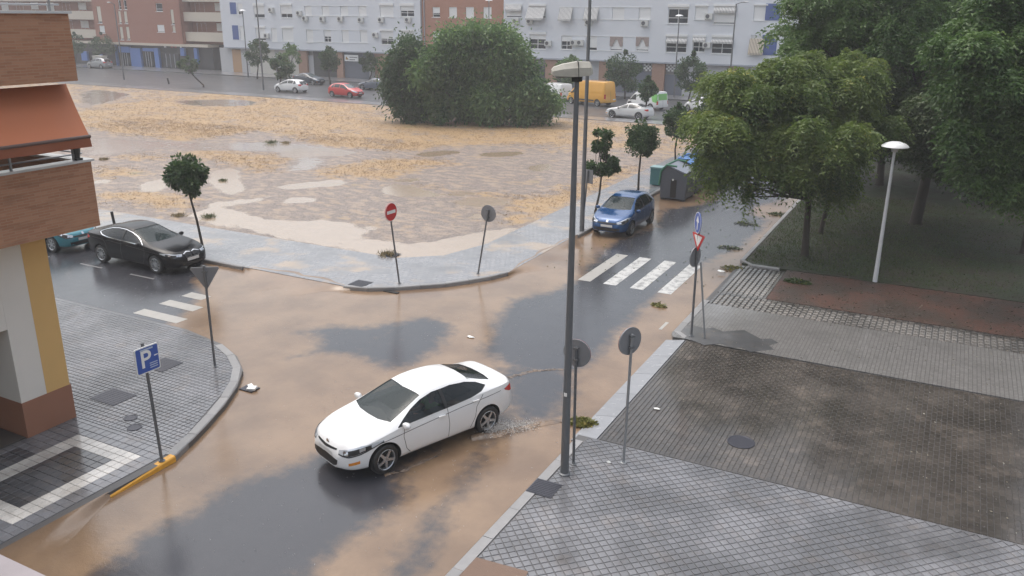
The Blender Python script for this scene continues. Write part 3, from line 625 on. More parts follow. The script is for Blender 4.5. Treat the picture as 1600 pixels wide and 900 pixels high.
wl += row(A, (164, 254), [(275, 342)], .85, .2) + row(A, (176, 260), [(372, 415)], 1.) + row(A, (166, 260), [(440, 516)], 1., .2) + row(A, (186, 266), [(592, 640), (815, 862), (928, 978)], 1.) + row(A, (186, 264), [(702, 750)], .55, 0, 1) + row(A, (183, 280), [(1058, 1140)], .62, .2, 1) + row(A, (185, 284), [(1188, 1268)], .9, .2)
wl += row(A, (22, 92), [(161, 200)], .6, 0, 1) + row(A, (164, 250), [(176, 208)], 1.)
gl = []
def gnd(crop, items):
    out = []
    for a, c, kd, *z in items:
        xa = onY(crop[0] + a / crop[1], 100, TF + .5)[0]; xb = onY(crop[0] + c / crop[1], 100, TF + .5)[0]
        out.append((xa, xb, kd, z[0] if z else .12, z[1] if len(z) > 1 else 3.6))
    return out
xl0, xl1 = -98.7, -63.45
bl = block('apartment_block', 'pale grey rendered block left of the brick gable section with white shutters', xl0, xl1, wl,
    [FR(A, 578, 38, 976, 98), FR(A, 588, 186, 980, 268)], [(onY(330 + x / 4, y / 4, TF)) for x, y in ((555, 82), (592, 114), (700, 118), (812, 118), (940, 124), (1066, 124), (1235, 124), (1030, 218), (352, 222), (380, 62))], [],
    [FR(A, 115, 15, 160, 88), FR(A, 130, 158, 175, 248)],
    gnd(A, [(60, 135, 'wall'), (135, 190, 'tan', .12, 3.4), (190, 240, 'wall'), (240, 400, 'cream'), (400, 430, 'wall'), (430, 555, 'cream'), (555, 608, 'brick'), (608, 640, 'white', .12, 3.0), (640, 690, 'dark'), (690, 790, 'dark'), (700, 785, 'glass', .9, 2.4), (792, 832, 'brick'), (832, 985, 'garage'), (985, 1030, 'white', .12, 2.4), (1030, 1120, 'brick'), (1120, 1320, 'garage')]))
r = FR(A, 825, 342, 912, 385, TF)
sb = MB().box(r[0], r[1], TF + .25, TF + .33, r[2], r[3]).build('shop_sign', M_WHITE, bl)
m = MB(); m.add([(r[0] + .15, TF + .243, r[2] + .2), (r[0] + .75, TF + .243, r[2] + .2), (r[0] + .3, TF + .243, r[3] - .2)], [(0, 1, 2)]); m.build('sign_emblem', simple('ochre_emblem', (.35, .20, .04), .6), sb)
for i, (a, c) in enumerate(((.85, 2.2), (.85, 1.8))): MB().box(r[0] + a, r[0] + c, TF + .241, TF + .247, r[3] - .4 - i * .3, r[3] - .26 - i * .3).build('sign_line', simple('sign_grey', (.25, .25, .26), .6), sb)
wr = row(B, (25, 110), [(602, 700)], .9, .25) + row(B, (26, 112), [(748, 850)], .9, .2) + row(B, (46, 122), [(945, 1015), (1102, 1172), (1268, 1340), (1435, 1505)], 1.)
wr += row(B, (196, 276), [(600, 697)], .5, .2, 1) + row(B, (200, 308), [(750, 850)], .42, .25, 1) + row(B, (224, 310), [(948, 1015)], .4, 0, 1) + row(B, (226, 316), [(1105, 1170)], .8, 0) + row(B, (230, 318), [(1256, 1330)], .9) + row(B, (230, 320), [(1418, 1492)], .9)
wr += row(C, (28, 148), [(580, 698)], .25, .25, 1) + row(C, (30, 122), [(748, 820)], 1., .15) + row(C, (27, 152), [(866, 994)], .92, .2) + row(C, (28, 128), [(1116, 1188)], 1., .1)
wr += row(C, (214, 330), [(566, 688)], .5, .22, 1) + row(C, (219, 326), [(734, 803)], .35, .2, 1) + row(C, (218, 338), [(852, 976)], .3, .22, 1) + row(C, (221, 346), [(1094, 1166)], .3, 0, 1)
aw = [(FR(B, 604, 30, 702, 110), M_AWN, .35, .35), (FR(B, 742, 45, 850, 118), M_AWN, .8, .95), (FR(B, 940, 46, 1020, 124), M_AWN, .6, .95), (FR(B, 1098, 46, 1180, 124), M_AWN, .6, .9), (FR(C, 866, 45, 996, 150), M_AWN, .3, .2), (FR(C, 1088, 240, 1170, 346), M_AWN2, .5, .85), (FR(C, 568, 240, 688, 330), M_AWN, .3, .2), (FR(C, 734, 232, 803, 326), M_AWN, .3, .2), (FR(C, 850, 245, 978, 338), M_AWN, .3, .15)]
br_ = block('apartment_block', 'pale grey rendered block right of the brick gable section with striped awnings', -51.2, -16.65, wr, [FR(B, 940, 47, 1508, 120), FR(B, 948, 224, 1490, 320)],
    [onY(640 + x / 4, y / 4, TF) for x, y in ((668, 132), (755, 132), (870, 270), (1030, 266), (1070, 266), (1122, 140), (1472, 145))] + [onY(900 + x / 4, y / 4, TF) for x, y in ((833, 102), (820, 282))], aw,
    [FR(C, 1190, 22, 1270, 128), FR(C, 1167, 218, 1248, 346)],
    gnd(B, [(570, 740, 'brick'), (740, 780, 'brick'), (780, 855, 'dark', .12, 2.9), (855, 925, 'brick'), (925, 1010, 'dark'), (1010, 1085, 'garage'), (1085, 1190, 'white'), (1190, 1240, 'brick')]) + gnd(C, [(200, 425, 'garage'), (425, 480, 'garage', .12, 2.6), (425, 482, 'lattice', 2.7, 3.5), (482, 560, 'brick'), (560, 672, 'garage', .12, 2.4), (565, 668, 'lattice', 2.75, 3.5), (672, 960, 'white'), (960, 1010, 'brick'), (1010, 1240, 'white')]))
for (x, y2, x3, y4) in ((1253, 228, 1332, 290), (1416, 228, 1494, 290)):
    r = FR(B, x, y2, x3, y4); mb = MB(); xm = (r[0] + r[1]) / 2
    mb.add([(r[0], TF - .03, r[2]), (r[0] + .35, TF - .03, r[2]), (xm - .1, TF - .03, r[3] - .3), (xm + .1, TF - .03, r[3] - .3), (r[1] - .35, TF - .03, r[2]), (r[1], TF - .03, r[2]), (r[1], TF - .03, r[3]), (r[0], TF - .03, r[3])], [(0, 1, 2, 7), (2, 3, 6, 7), (3, 4, 5, 6)]); mb.build('curtain_awning', M_CURT, br_)
# side wall windows of the right block (seen at its east end)
for z in (5.3, 8.3):
    MB().box(-16.64, -16.56, TF + 2.2, TF + 3.4, z, z + 1.3).build('side_window', M_WHITE, br_); MB().box(-16.64, -16.56, TF + 5.2, TF + 6.2, z, z + 1.3).build('side_window', M_WHITE, br_)
# brick section between the two grey blocks
bm = thing('brick_apartment_block', 'orange brick building between the two pale grey blocks above the big bush', 'building')
ws = [(FR(B, a, y0, c, y1, TF + .3)) for a, c, y0, y1 in ((142, 190, 44, 108), (245, 296, 44, 110), (350, 402, 44, 112), (460, 512, 44, 114))]
ws2 = [(a, c, d - 2.95, e - 2.95) for a, c, d, e in ws] + [(a, c, d + 2.95, e + 2.95) for a, c, d, e in ws]
wall_open(bm, 'wall', M_BRICK_O, -63.4, -51.25, .12, 13.4, TF + .3, ws + ws2)
MB().box(-63.4, -51.25, TF + .49, TF + 11, .12, 13.4).build('core', M_BRICK_O, bm)
for i, r in enumerate(ws + ws2): window(bm, *r, TF + .3, .6 if i == 0 else 1., 0, 0)
MB().tube([(-63.0, TF + .22, .2), (-63.0, TF + .22, 13.3)], .06, 8).build('drainpipe', M_GREYBAND, bm)
# red brick building at the left end of the street
TR = 96.5
rb = thing('red_brick_building', 'red brick apartment building with cream balconies and blue shopfronts', 'building')
A0 = (0, 4.)
def RR(x0, y0, x1, y1, t=TR): return FR(A0, x0, y0, x1, y1, t)
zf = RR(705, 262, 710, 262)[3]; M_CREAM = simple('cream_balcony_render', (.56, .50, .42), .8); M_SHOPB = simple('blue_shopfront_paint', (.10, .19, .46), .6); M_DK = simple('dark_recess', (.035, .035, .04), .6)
xt0, xt1 = RR(700, 0, 1115, 0)[:2]
tw = [RR(735, 70, 762, 148), RR(770, 70, 800, 148), RR(745, 168, 775, 250), RR(785, 168, 815, 250), RR(735, 0, 760, 60), RR(768, 0, 795, 60), RR(970, 20, 1018, 72), RR(980, 155, 1030, 202), RR(1062, 60, 1092, 155), RR(1075, 162, 1098, 200), RR(600, 40, 640, 145), RR(618, 160, 658, 208)]
wall_open(rb, 'wall', M_BRICK_F, RR(570, 0, 580, 5)[0], xt1, zf, 16.5, TR, tw)
MB().box(RR(570, 0, 580, 5)[0], xt1, TR + .2, TR + 10, zf, 16.5).build('core', M_BRICK_F, rb)
for i, r in enumerate(tw): window(rb, *r, TR, 0. if i in (6, 4, 5) else .9, 0, 0, None, simple('cream_shutter', (.60, .56, .48), .6) if i not in (7, 11) else None)
xb1 = RR(1395, 0, 1400, 5)[1]; xb0 = RR(300, 0, 310, 5)[0] - 25
for (a, c, RC) in ((xt1, xb1 + 5, .6), (xb0, RR(570, 0, 580, 5)[0], 0)):
    TW = TR + RC
    MB().box(a, c, TW + 1.6, TW + 10, zf, 16.5).build('recessed_wall', M_BRICK_F, rb)
    for py0, py1 in ((198, 255), (75, 132), (-45, 10)):
        z1 = RR(1110, py0, 1115, py0 + 1, TW)[3]; z0 = RR(1110, py1, 1115, py1 + 1, TW)[3]
        o = MB().box(a + .02, c - .02, TW + .05, TW + .25, z0, z1).build('balcony_parapet', M_CREAM, rb); MB().box(a + .02, c - .02, TW + .25, TW + 1.6, z0, z0 + .2).build('balcony_floor', M_CREAM, o)
        for i in range(max(2, int((c - a) / 4.2))):
            x = a + 1.0 + i * 4.2
            if x + 2.2 < c: window(rb, x, x + 2.0, z1 - .3, z1 + 1.35, TW + 1.5, (.0, .7, 1.)[i % 3], 0, 1)
MB().box(xb0, xt1 + 5.5, TR - .25, TR + 2, zf - .35, zf - .002).build('cornice', M_CREAM, rb)
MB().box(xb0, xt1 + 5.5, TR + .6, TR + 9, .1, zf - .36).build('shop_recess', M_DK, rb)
for x0, y0, x1, y1 in ((708, 270, 735, 425), (735, 290, 805, 330), (805, 300, 885, 425), (885, 300, 955, 322), (955, 300, 998, 430), (1120, 298, 1150, 350), (1205, 300, 1235, 400), (500, 320, 545, 380), (610, 340, 640, 400)):
    r = RR(x0, y0, x1, y1); MB().box(r[0], r[1], TR + .1, TR + .5, max(.12, r[2]), r[3]).build('blue_pier', M_SHOPB, rb)
for x0, y0, x1, y1 in ((740, 330, 805, 412), (885, 324, 955, 418), (1000, 335, 1115, 425)):
    r = RR(x0, y0, x1, y1); o = MB().box(r[0], r[1], TR + .3, TR + .55, max(.12, r[2]), r[3]).build('shop_window', M_GLASS, rb)
    for i in range(1, 4): MB().box(r[0] + (r[1] - r[0]) * i / 4 - .04, r[0] + (r[1] - r[0]) * i / 4 + .04, TR + .26, TR + .3, max(.12, r[2]), r[3]).build('glazing_bar', M_GREYBAND, o)
r = RR(850, 275, 1160, 300); MB().box(r[0], r[1], TR + .15, TR + .5, r[2], r[3]).build('fascia', M_DK, rb)
for x0, x1 in ((1020, 1034), (1062, 1078), (1085, 1100), (1120, 1130)):
    r = RR(x0, 284, x1, 298); MB().box(r[0], r[1], TR + .12, TR + .148, r[2], r[3]).build('fascia_letter', M_WHITE if x0 < 1050 or x0 > 1110 else simple('red_letter', (.35, .04, .04), .5), rb)
# pale building glimpsed behind the park trees
gb = thing('low_white_building', 'low white building glimpsed behind the dark park trees', 'building')
wall_open(gb, 'wall', M_WALL, 2, 48, .1, 7.5, 84.2, [(x, x + 1.6, z, z + 1.3) for x in range(5, 46, 4) for z in (1.4, 4.6)])
MB().box(2, 48, 84.4, 91, .1, 7.5).build('core', M_WALL, gb)
for x in range(5, 46, 4):
    for z in (1.4, 4.6): window(gb, x, x + 1.6, z, z + 1.3, 84.2, .5, 0, 1)
MB().box(1.8, 48.2, 84.0, 91.2, 7.5, 7.8).build('roof', M_GREYBAND, gb)
# ------------------------------------------------------------------ near corner building with brick balconies
nb = thing('corner_building', 'near corner building with long brick balconies, orange awning and ochre wall', 'building')
M_OCH = simple('ochre_render', (.66, .41, .155), .75, var=.06, scale=1.5); M_OFFW = simple('off_white_render', (.70, .655, .60), .75, var=.06, scale=1.5); M_BASE = simple('brown_plinth', (.30, .135, .082), .6, var=.12, scale=2, bump=.1)
SF = -16.8
tb = onX(73, 613, SF)[0]; zb_ = onX(60, 620, SF)[1]; zop = onX(6, 517, SF)[1]; t0j = 9.56
# pillar wall: plinth, off-white and ochre render, doorway on its near side
MB().box(-19.4, SF + .02, t0j, 10.72, .1, zb_).build('plinth', M_BASE, nb)
MB().box(-19.4, SF, t0j + .012, tb, zb_, 4.55).build('wall_render_white', M_OFFW, nb)
MB().box(-19.4, SF + .004, tb, 10.7, zb_, 4.55).build('wall_render_ochre', M_OCH, nb)
MB().box(-19.4, SF - .003, 2, t0j + .011, zop, 4.55).build('lintel_wall', M_OFFW, nb)
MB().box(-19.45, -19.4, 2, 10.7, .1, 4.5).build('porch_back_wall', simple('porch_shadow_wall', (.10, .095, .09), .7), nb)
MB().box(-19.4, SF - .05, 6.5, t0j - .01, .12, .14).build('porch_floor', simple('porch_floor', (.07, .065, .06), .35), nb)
MB().box(-17.9, -17.2, 8.75, 9.2, .14, .24).build('door_mat', simple('yellow_mat_edge', (.45, .28, .06), .7), nb)
MB().box(-26, -19.5, 1, 10.68, .1, 15).build('core', M_OFFW, nb)
for i, (z0, z1, tail) in enumerate(((4.56, 5.95, 11.48), (7.60, 8.90, 11.46))):
    o = MB().box(-16.16, -16.0, 1.0, tail, z0, z1).build('balcony_parapet', M_BRICK_N, nb)
    MB().box(-24, -16.162, tail - .16, tail - .002, z0 + .001, z1 - .001).build('balcony_return', M_BRICK_NE, o)
    MB().box(-24, -16.165, 1.0, tail - .165, z0 + .02, z0 + .30).build('balcony_floor', M_OFFW, o)
    c = MB(); c.box(-16.24, -15.95, 1.0, tail + .05, z1 + .002, z1 + .05); c.box(-24, -16.242, tail - .24, tail + .05, z1 + .002, z1 + .05); c.build('coping', simple('wet_white_coping', (.60, .60, .60), .2), o)
    rl = MB()
    for h in (.17, .33): rl.tube([(-16.12, 1.0, z1 + h), (-16.12, tail - .1, z1 + h)], .018, 8); rl.tube([(-16.12, tail - .1, z1 + h), (-22, tail - .1, z1 + h)], .018, 8)
    for y in np.arange(tail - .3, 2, -1.35): rl.box(-16.14, -16.10, y - .02, y + .02, z1 + .05, z1 + .36)
    rl.build('railing', simple('galvanised_rail', (.36, .36, .37), .35, .6), o, False)
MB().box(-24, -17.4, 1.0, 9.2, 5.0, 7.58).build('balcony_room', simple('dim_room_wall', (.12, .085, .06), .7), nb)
ln = MB(); ln.box(-16.16, -16.02, 11.18, 11.32, 6.0, 6.04); ln.lathe([(.05, 6.04), (.08, 6.24), (.09, 6.26), (.02, 6.33)], 6, (-16.09, 11.25, 0)); ln.build('wall_lantern', simple('black_lantern', (.03, .03, .03), .4), nb)
# awning: cloth slopes from the upper balcony's underside to a bar, with a valance
ta, za = onX(103, 131, -16.45); tc, zc = onX(140, 213, -15.45); td, zd = onX(141, 229, -15.45)
m = MB(); th = .02; NR = 14
V = []
for i in range(NR + 1):
    q = i / NR; sag = -.05 * math.sin(math.pi * q); x = -16.45 + q * 1.0; z = za + q * (zc - za) + sag; ye = ta + q * (tc - ta)
    V += [(x, 2.0, z), (x, ye, z)]
m.add(V, [(i * 2, i * 2 + 2, i * 2 + 3, i * 2 + 1) for i in range(NR)]); m.add([(x, y, z - .02) for x, y, z in V], [(i * 2, i * 2 + 1, i * 2 + 3, i * 2 + 2) for i in range(NR)])
M_CLOTH = simple('rust_orange_canvas', (.40, .125, .05), .7, var=.1, scale=1.2)
aw_ = m.build('awning_cloth', M_CLOTH, nb, True, 60)
MB().tube([(-15.45, 2, zc), (-15.45, tc + .01, zc)], .035, 8).build('front_bar', simple('brown_bar', (.10, .06, .05), .5), aw_)
m = MB(); n = 40; V = []
for i in range(n + 1):
    y = 2 + (tc - 2) * i / n; V += [(-15.44, y, zc - .03), (-15.44 + .025 * math.sin(i * 1.3), y, zd)]
m.add(V, [(i * 2, i * 2 + 1, i * 2 + 3, i * 2 + 2) for i in range(n)]); m.add([(x - .012, y, z) for x, y, z in V], [(i * 2, i * 2 + 2, i * 2 + 3, i * 2 + 1) for i in range(n)]); m.build('valance', simple('valance_canvas', (.27, .085, .04), .7, var=.15, scale=2), aw_, True, 60)
# ledge of the viewer's own balcony, low in the left corner
q0, q1 = G(0, 865, 8.15), G(70, 900, 8.15); ly = (q0[1] + q1[1]) / 2
tag(MB().box(-3.0, q1[0] + .35, ly - .5, ly, 8.02, 8.15).build('balcony_ledge', simple('blurred_stone_ledge', (.25, .22, .23), .5, var=.3, scale=14), None), 'grey stone ledge of a balcony in the near bottom left corner', 'ledge')
# ------------------------------------------------------------------ vehicles
M_TYRE = simple('wet_tyre_rubber', (.018, .018, .019), .5, var=.2, scale=20); M_RIM = simple('alloy_rim', (.50, .51, .53), .28, .85, .08); M_BLACK = simple('black_trim', (.014, .014, .015), .45)
M_PLATE = simple('number_plate', (.68, .68, .66), .4); M_CHROME = simple('chrome_trim', (.62, .63, .65), .12, .95, .03); M_LAMP = simple('clear_lamp', (.55, .58, .62), .08, .35, .25, 22); M_RED = simple('red_tail_lamp', (.50, .018, .014), .15); M_RED2 = M_RED
M_SEAT = simple('dark_upholstery', (.045, .045, .05), .8); M_AMB = simple('amber_lamp', (.70, .26, .04), .2)
M_CARGLASS = glass_dark('tinted_car_glass', (.012, .016, .018)); M_CARGLASS.node_tree.nodes['Principled BSDF'].inputs['Specular IOR Level'].default_value = .6
M_SEEGLASS = glass_dark('clear_car_glass', (.05, .07, .075), .5); M_SEEDARK = glass_dark('side_car_glass', (.012, .016, .018), .78)
M_SCREEN = glass_dark('far_windscreen', (.06, .08, .085))
def curve(keys, xs):
    k = sorted(keys); return np.interp(xs, [a for a, _ in k], [b for _, b in k])
def smooth(v, n):
    for _ in range(n):
        u = v.copy(); u[1:-1] = .25 * v[:-2] + .5 * v[1:-1] + .25 * v[2:]; v = u
    return v
def loft(sp, ns=76, chaikin=2):
    x0, x1 = sp['x']; u = np.linspace(0, 1, ns); xs = x0 + (x1 - x0) * (u - .045 * np.sin(4 * math.pi * u) * .6 - .05 * np.sin(2 * math.pi * u) * 0)
    g = {k: smooth(curve(sp[k], xs), 3) for k in ('top', 'belt', 'w', 'wt', 'bot')}
    rings = []
    for i in range(ns):
        w, wt, zb, zs, zt = g['w'][i], g['wt'][i], g['bot'][i], g['belt'][i], g['top'][i]; zs = min(zs, zt - .03); h = zt - zs; wt = min(wt, .96 * w)
        p = [(0, zb), (.78 * w, zb), (.955 * w, zb + .05), (.992 * w, zb + .30 * (zs - zb)), (w, zb + .60 * (zs - zb)), (.985 * w, zb + .86 * (zs - zb)), (.945 * w + .02 * wt, zs), (.93 * w + .04 * wt, zs + .10 * h),
             (.45 * w + .53 * wt, zs + .55 * h), (wt + .01, zt - min(.07, .25 * h)), (.88 * wt, zt - min(.022, .1 * h)), (.45 * wt, zt - .004), (0, zt)]
        for _ in range(chaikin):
            q = [p[0]]
            for a, b in zip(p, p[1:]): q += [(.75 * a[0] + .25 * b[0], .75 * a[1] + .25 * b[1]), (.25 * a[0] + .75 * b[0], .25 * a[1] + .75 * b[1])]
            p = q + [p[-1]]
        rings.append(p)
    M = len(rings[0]); V = []
    for x, p in zip(xs, rings): V += [(x, y, z) for y, z in p] + [(x, -y, z) for y, z in p[-2:0:-1]]
    L = 2 * M - 2
    Fc = [(i * L + k, i * L + (k + 1) % L, (i + 1) * L + (k + 1) % L, (i + 1) * L + k) for i in range(ns - 1) for k in range(L)]
    Fc += [tuple(range(L - 1, -1, -1)), tuple((ns - 1) * L + k for k in range(L))]
    if x1 < x0: Fc = [f[::-1] for f in Fc]
    Fc = [f[::-1] for f in Fc]
    return V, Fc
def resample(pl, n):
    P = np.array(pl, float); d = np.r_[0, np.cumsum(np.hypot(*np.diff(P, axis=0).T))]; u = np.linspace(0, d[-1], n)
    return np.stack([np.interp(u, d, P[:, 0]), np.interp(u, d, P[:, 1])], 1)
class Patch:
    def __init__(s, V, F): s.bvh = BVHTree.FromPolygons([Vector(v) for v in V], F)
    def hit(s, a, b, axis, off):
        if axis == 'l': o, d = Vector((a, 3, b)), Vector((0, -1, 0))
        elif axis == 'r': o, d = Vector((a, -3, b)), Vector((0, 1, 0))
        elif axis == 'f': o, d = Vector((6, a, b)), Vector((-1, 0, 0))
        elif axis == 'b': o, d = Vector((-6, a, b)), Vector((1, 0, 0))
        elif axis == 't': o, d = Vector((a, b, 5)), Vector((0, 0, -1))
        elif axis in ('fl', 'fr'):
            k = 1 if axis == 'fl' else -1; dd = Vector((.72, k * .69, 0)).normalized(); side = Vector((-dd.y, dd.x, 0)) * k
            o = dd * 6 + side * a + Vector((s.cx, 0, b)); d = -dd
        loc, nrm, _, _ = s.bvh.ray_cast(o, d)
        if loc is None:
            loc, nrm, _, _ = s.bvh.find_nearest(o + d * 5)
        if nrm.dot(d) > 0: nrm = -nrm
        return loc + nrm * off
    def grid(s, lo, hi, axis, off=.004, nu=14, nv=6):
        A_, B_ = resample(lo, nu), resample(hi, nu); V = []
        for j in range(nv):
            for i in range(nu):
                p = A_[i] + (B_[i] - A_[i]) * j / (nv - 1); V.append(s.hit(p[0], p[1], axis, off))
        return V, [(j * nu + i, j * nu + i + 1, (j + 1) * nu + i + 1, (j + 1) * nu + i) for j in range(nv - 1) for i in range(nu - 1)]
    def make(s, name, mt, parent, lo, hi, axis, off=.004, nu=14, nv=6):
        v, f = s.grid(lo, hi, axis, off, nu, nv); return MB().add(v, f).build(name, mt, parent, True, 80)
    def ribbon(s, name, mt, parent, pl, width, axis, off=.003):
        P = resample(pl, max(6, int(len(pl) * 5))); t = np.gradient(P, axis=0); t /= np.maximum(np.hypot(*t.T)[:, None], 1e-6); n = np.stack([-t[:, 1], t[:, 0]], 1) * width / 2
        return s.make(name, mt, parent, [tuple(p) for p in P - n], [tuple(p) for p in P + n], axis, off, len(P), 2)
def wheel_proto(R, wd, spokes, key, _c={}):
    k = (R, wd, spokes, key)
    if k in _c: return _c[k]
    ty = MB().lathe([(R * .64, wd * .5 - .012), (R * .72, wd * .5), (R * .92, wd * .5), (R * .985, wd * .42), (R, wd * .25), (R, -wd * .25), (R * .985, -wd * .42), (R * .92, -wd * .5), (R * .6, -wd * .5)], 32, (0, 0, 0), 'y', False)
    rm_ = MB().lathe([(R * .70, wd * .5 - .002), (R * .66, wd * .5 + .003), (R * .62, wd * .46), (R * .60, wd * .1)], 32, (0, 0, 0), 'y', False)
    rm_.lathe([(.001, wd * .44), (R * .17, wd * .43), (R * .2, wd * .36)], 16, (0, 0, 0), 'y', False)
    for i in range(spokes):
        a = 2 * math.pi * i / spokes; c, d = math.cos(a), math.sin(a); rad = Vector((c, 0, d)); tan = Vector((-d, 0, c)); m_ = rad * R * .39; m_.y = wd * .41
        rm_.obox(m_, rad * R * .25, tan * R * (.085 if spokes < 8 else .05), Vector((0, wd * .05, 0)))
    dk = MB().lathe([(.001, wd * .12), (R * .63, wd * .12), (R * .63, wd * .1), (.001, wd * .1)], 24, (0, 0, 0), 'y', False)
    out = []
    for mb, mt, nm in ((ty, M_TYRE, 'tyre'), (rm_, M_RIM, 'rim'), (dk, M_BLACK, 'brake_shadow')):
        me = mesh_from(nm, mb.v, mb.f, True, 40); me.materials.append(mt); out.append((nm, me))
    _c[k] = out; return out
def add_wheel(parent, x, y, R, wd, spokes, steer=0., key=''):
    pr_ = wheel_proto(R, wd, spokes, key); o = bpy.data.objects.new('wheel', pr_[0][1]); link(o, parent); o.location = (x, y, R); o.rotation_euler = (0, random.uniform(0, 1), (0 if y > 0 else math.pi) + steer)
    for nm, me in pr_[1:]:
        c = bpy.data.objects.new(nm, me); link(c, o)
    return o
def cutter(V, F, material):
    me = mesh_from('cut', V, F); me.materials.append(material); bm_ = bmesh.new(); bm_.from_mesh(me); bmesh.ops.recalc_face_normals(bm_, faces=bm_.faces); bm_.to_mesh(me); bm_.free()
    o = bpy.data.objects.new('cut', me); COL.objects.link(o); return o
def side_prism(lo, hi, y0, y1):
    poly = list(lo) + list(hi)[::-1]; pp = [poly[0]]
    for p in poly[1:]:
        if abs(p[0] - pp[-1][0]) + abs(p[1] - pp[-1][1]) > .015: pp.append(p)
    if abs(pp[0][0] - pp[-1][0]) + abs(pp[0][1] - pp[-1][1]) < .015: pp.pop()
    n = len(pp); V = [(a, y0, b) for a, b in pp] + [(a, y1, b) for a, b in pp]
    return V, [tuple(range(n)), tuple(range(2 * n - 1, n - 1, -1))] + [(i, n + i, n + (i + 1) % n, (i + 1) % n) for i in range(n)]
def car(name, label, loc, heading, sp, pm, hollow=False, group=None, cat='car', detail=2, steer=0., key=''):
    t = thing(name, label, cat, (loc[0], loc[1], loc[2] if len(loc) > 2 else 0.0), heading, group)
    V, F_ = loft(sp, 76 if detail > 1 else 46, 2 if detail > 1 else 1); body = MB().add(V, F_).build('body', pm, t, True, 38)
    P_ = Patch(V, F_); P_.cx = sp['x'][0] - 1.0; W2 = max(v for _, v in sp['w']); R = sp['R']; (xf, xr) = sp['ax']
    cuts = []
    for ax in (xf, xr):
        mb = MB().lathe([(R + .055, -1.4), (R + .055, 1.4)], 36, (ax, 0, R + .01), 'y'); cuts.append((mb.v, mb.f))
    sd, S = sp['side'], sp
    wl_, wh_ = sp['ws']; rl_, rh_ = sp['rw'] if sp.get('rw') else (None, None)
    if hollow:
        cuts.append(side_prism(*sd, -1.4, 1.4))
        for lo, hi in ((wl_, wh_), (rl_, rh_)):
            poly = list(resample(lo, 9)) + list(resample(hi, 9))[::-1]; zz = [P_.hit(p[0], p[1], 't', 0).z for p in poly]
            n = len(poly); VV = [(p[0], p[1], z - .12) for p, z in zip(poly, zz)] + [(p[0], p[1], z + .25) for p, z in zip(poly, zz)]
            FF = [tuple(range(n - 1, -1, -1)), tuple(range(n, 2 * n))] + [(i, (i + 1) % n, n + (i + 1) % n, n + i) for i in range(n)]
            bt = bmesh.new(); vs = [bt.verts.new(v) for v in VV]; [bt.faces.new([vs[i] for i in f]) for f in FF]; bmesh.ops.triangulate(bt, faces=[f for f in bt.faces if len(f.verts) > 4]); bt.verts.index_update()
            cuts.append(([v.co[:] for v in bt.verts], [tuple(v.index for v in f.verts) for f in bt.faces])); bt.free()
        cab = sp['cabin']; n = len(cab); zt_ = max(z for _, z in cab); zl = min(z for _, z in cab); wl0, wl1 = sp['cabw']
        yw = lambda z: wl0 + (wl1 - wl0) * (z - zl) / (zt_ - zl)
        VV = [(x, yw(z), z) for x, z in cab] + [(x, -yw(z), z) for x, z in cab]
        cuts.append((VV, [tuple(range(n)), tuple(range(2 * n - 1, n - 1, -1))] + [(i, n + i, n + (i + 1) % n, (i + 1) % n) for i in range(n)]))
    body.matrix_world = body.matrix_world; cos_ = []
    for v, f in cuts:
        c = cutter(v, f, M_BLACK); c.parent = t; cos_.append(c); md = body.modifiers.new('b', 'BOOLEAN'); md.object = c; md.operation = 'DIFFERENCE'; md.solver = 'EXACT'; md.material_mode = 'TRANSFER'
    bpy.context.view_layer.update(); dg = bpy.context.evaluated_depsgraph_get(); me = bpy.data.meshes.new_from_object(body.evaluated_get(dg)); body.modifiers.clear(); body.data = me; me.name = 'body'
    me.set_sharp_from_angle(angle=math.radians(38))
    for c in cos_: bpy.data.objects.remove(c)
    go = -.012 if hollow else .004
    P_.make('windscreen', M_SEEGLASS if hollow else M_SCREEN, t, wl_, wh_, 't', go, 16, 8)
    if rl_: P_.make('rear_window', M_SEEDARK if hollow else M_CARGLASS, t, rl_, rh_, 't', go, 14, 6)
    xs_ = sorted(set([min(p[0] for p in sd[0])] + list(sp['split']) + [max(p[0] for p in sd[0])])); lo_, hi_ = np.array(sorted(sd[0])), np.array(sorted(sd[1]))
    for side in 'lr':
        for a, b in zip(xs_, xs_[1:]):
            a2, b2 = a + (.03 if a in sp['split'] else 0), b - (.03 if b in sp['split'] else 0); q = np.linspace(a2, b2, 12)
            P_.make('side_window', (M_SEEDARK if hollow else M_CARGLASS), t, [(x, np.interp(x, lo_[:, 0], lo_[:, 1])) for x in q], [(x, np.interp(x, hi_[:, 0], hi_[:, 1])) for x in q], side, go, 12, 5)
        if sp.get('chrome'): P_.ribbon('window_trim', M_CHROME, t, sorted(sd[0]), .025, side, .006); P_.ribbon('window_trim', M_CHROME, t, sorted(sd[1]), .016, side, .006)
        if hollow and sp['split']:
            for x in sp['split']:
                z0, z1 = np.interp(x, lo_[:, 0], lo_[:, 1]), np.interp(x, hi_[:, 0], hi_[:, 1]); P_.ribbon('door_pillar', M_BLACK, t, [(x, z0), (x, z1)], .08, side, .001)
        if detail > 1:
            for pl in sp['seams']: P_.ribbon('door_seam', M_BLACK, t, pl, .012, side, .002)
            for x, z in sp['handles']:
                h = P_.hit(x, z, side, .02); MB().obox(h, (.09, 0, .006), (0, .014, 0), (0, 0, .012)).build('door_handle', sp.get('hm') or pm, t)
        my = 1 if side == 'l' else -1; mx, mz = sp['mir']; h = P_.hit(mx, mz, side, 0)
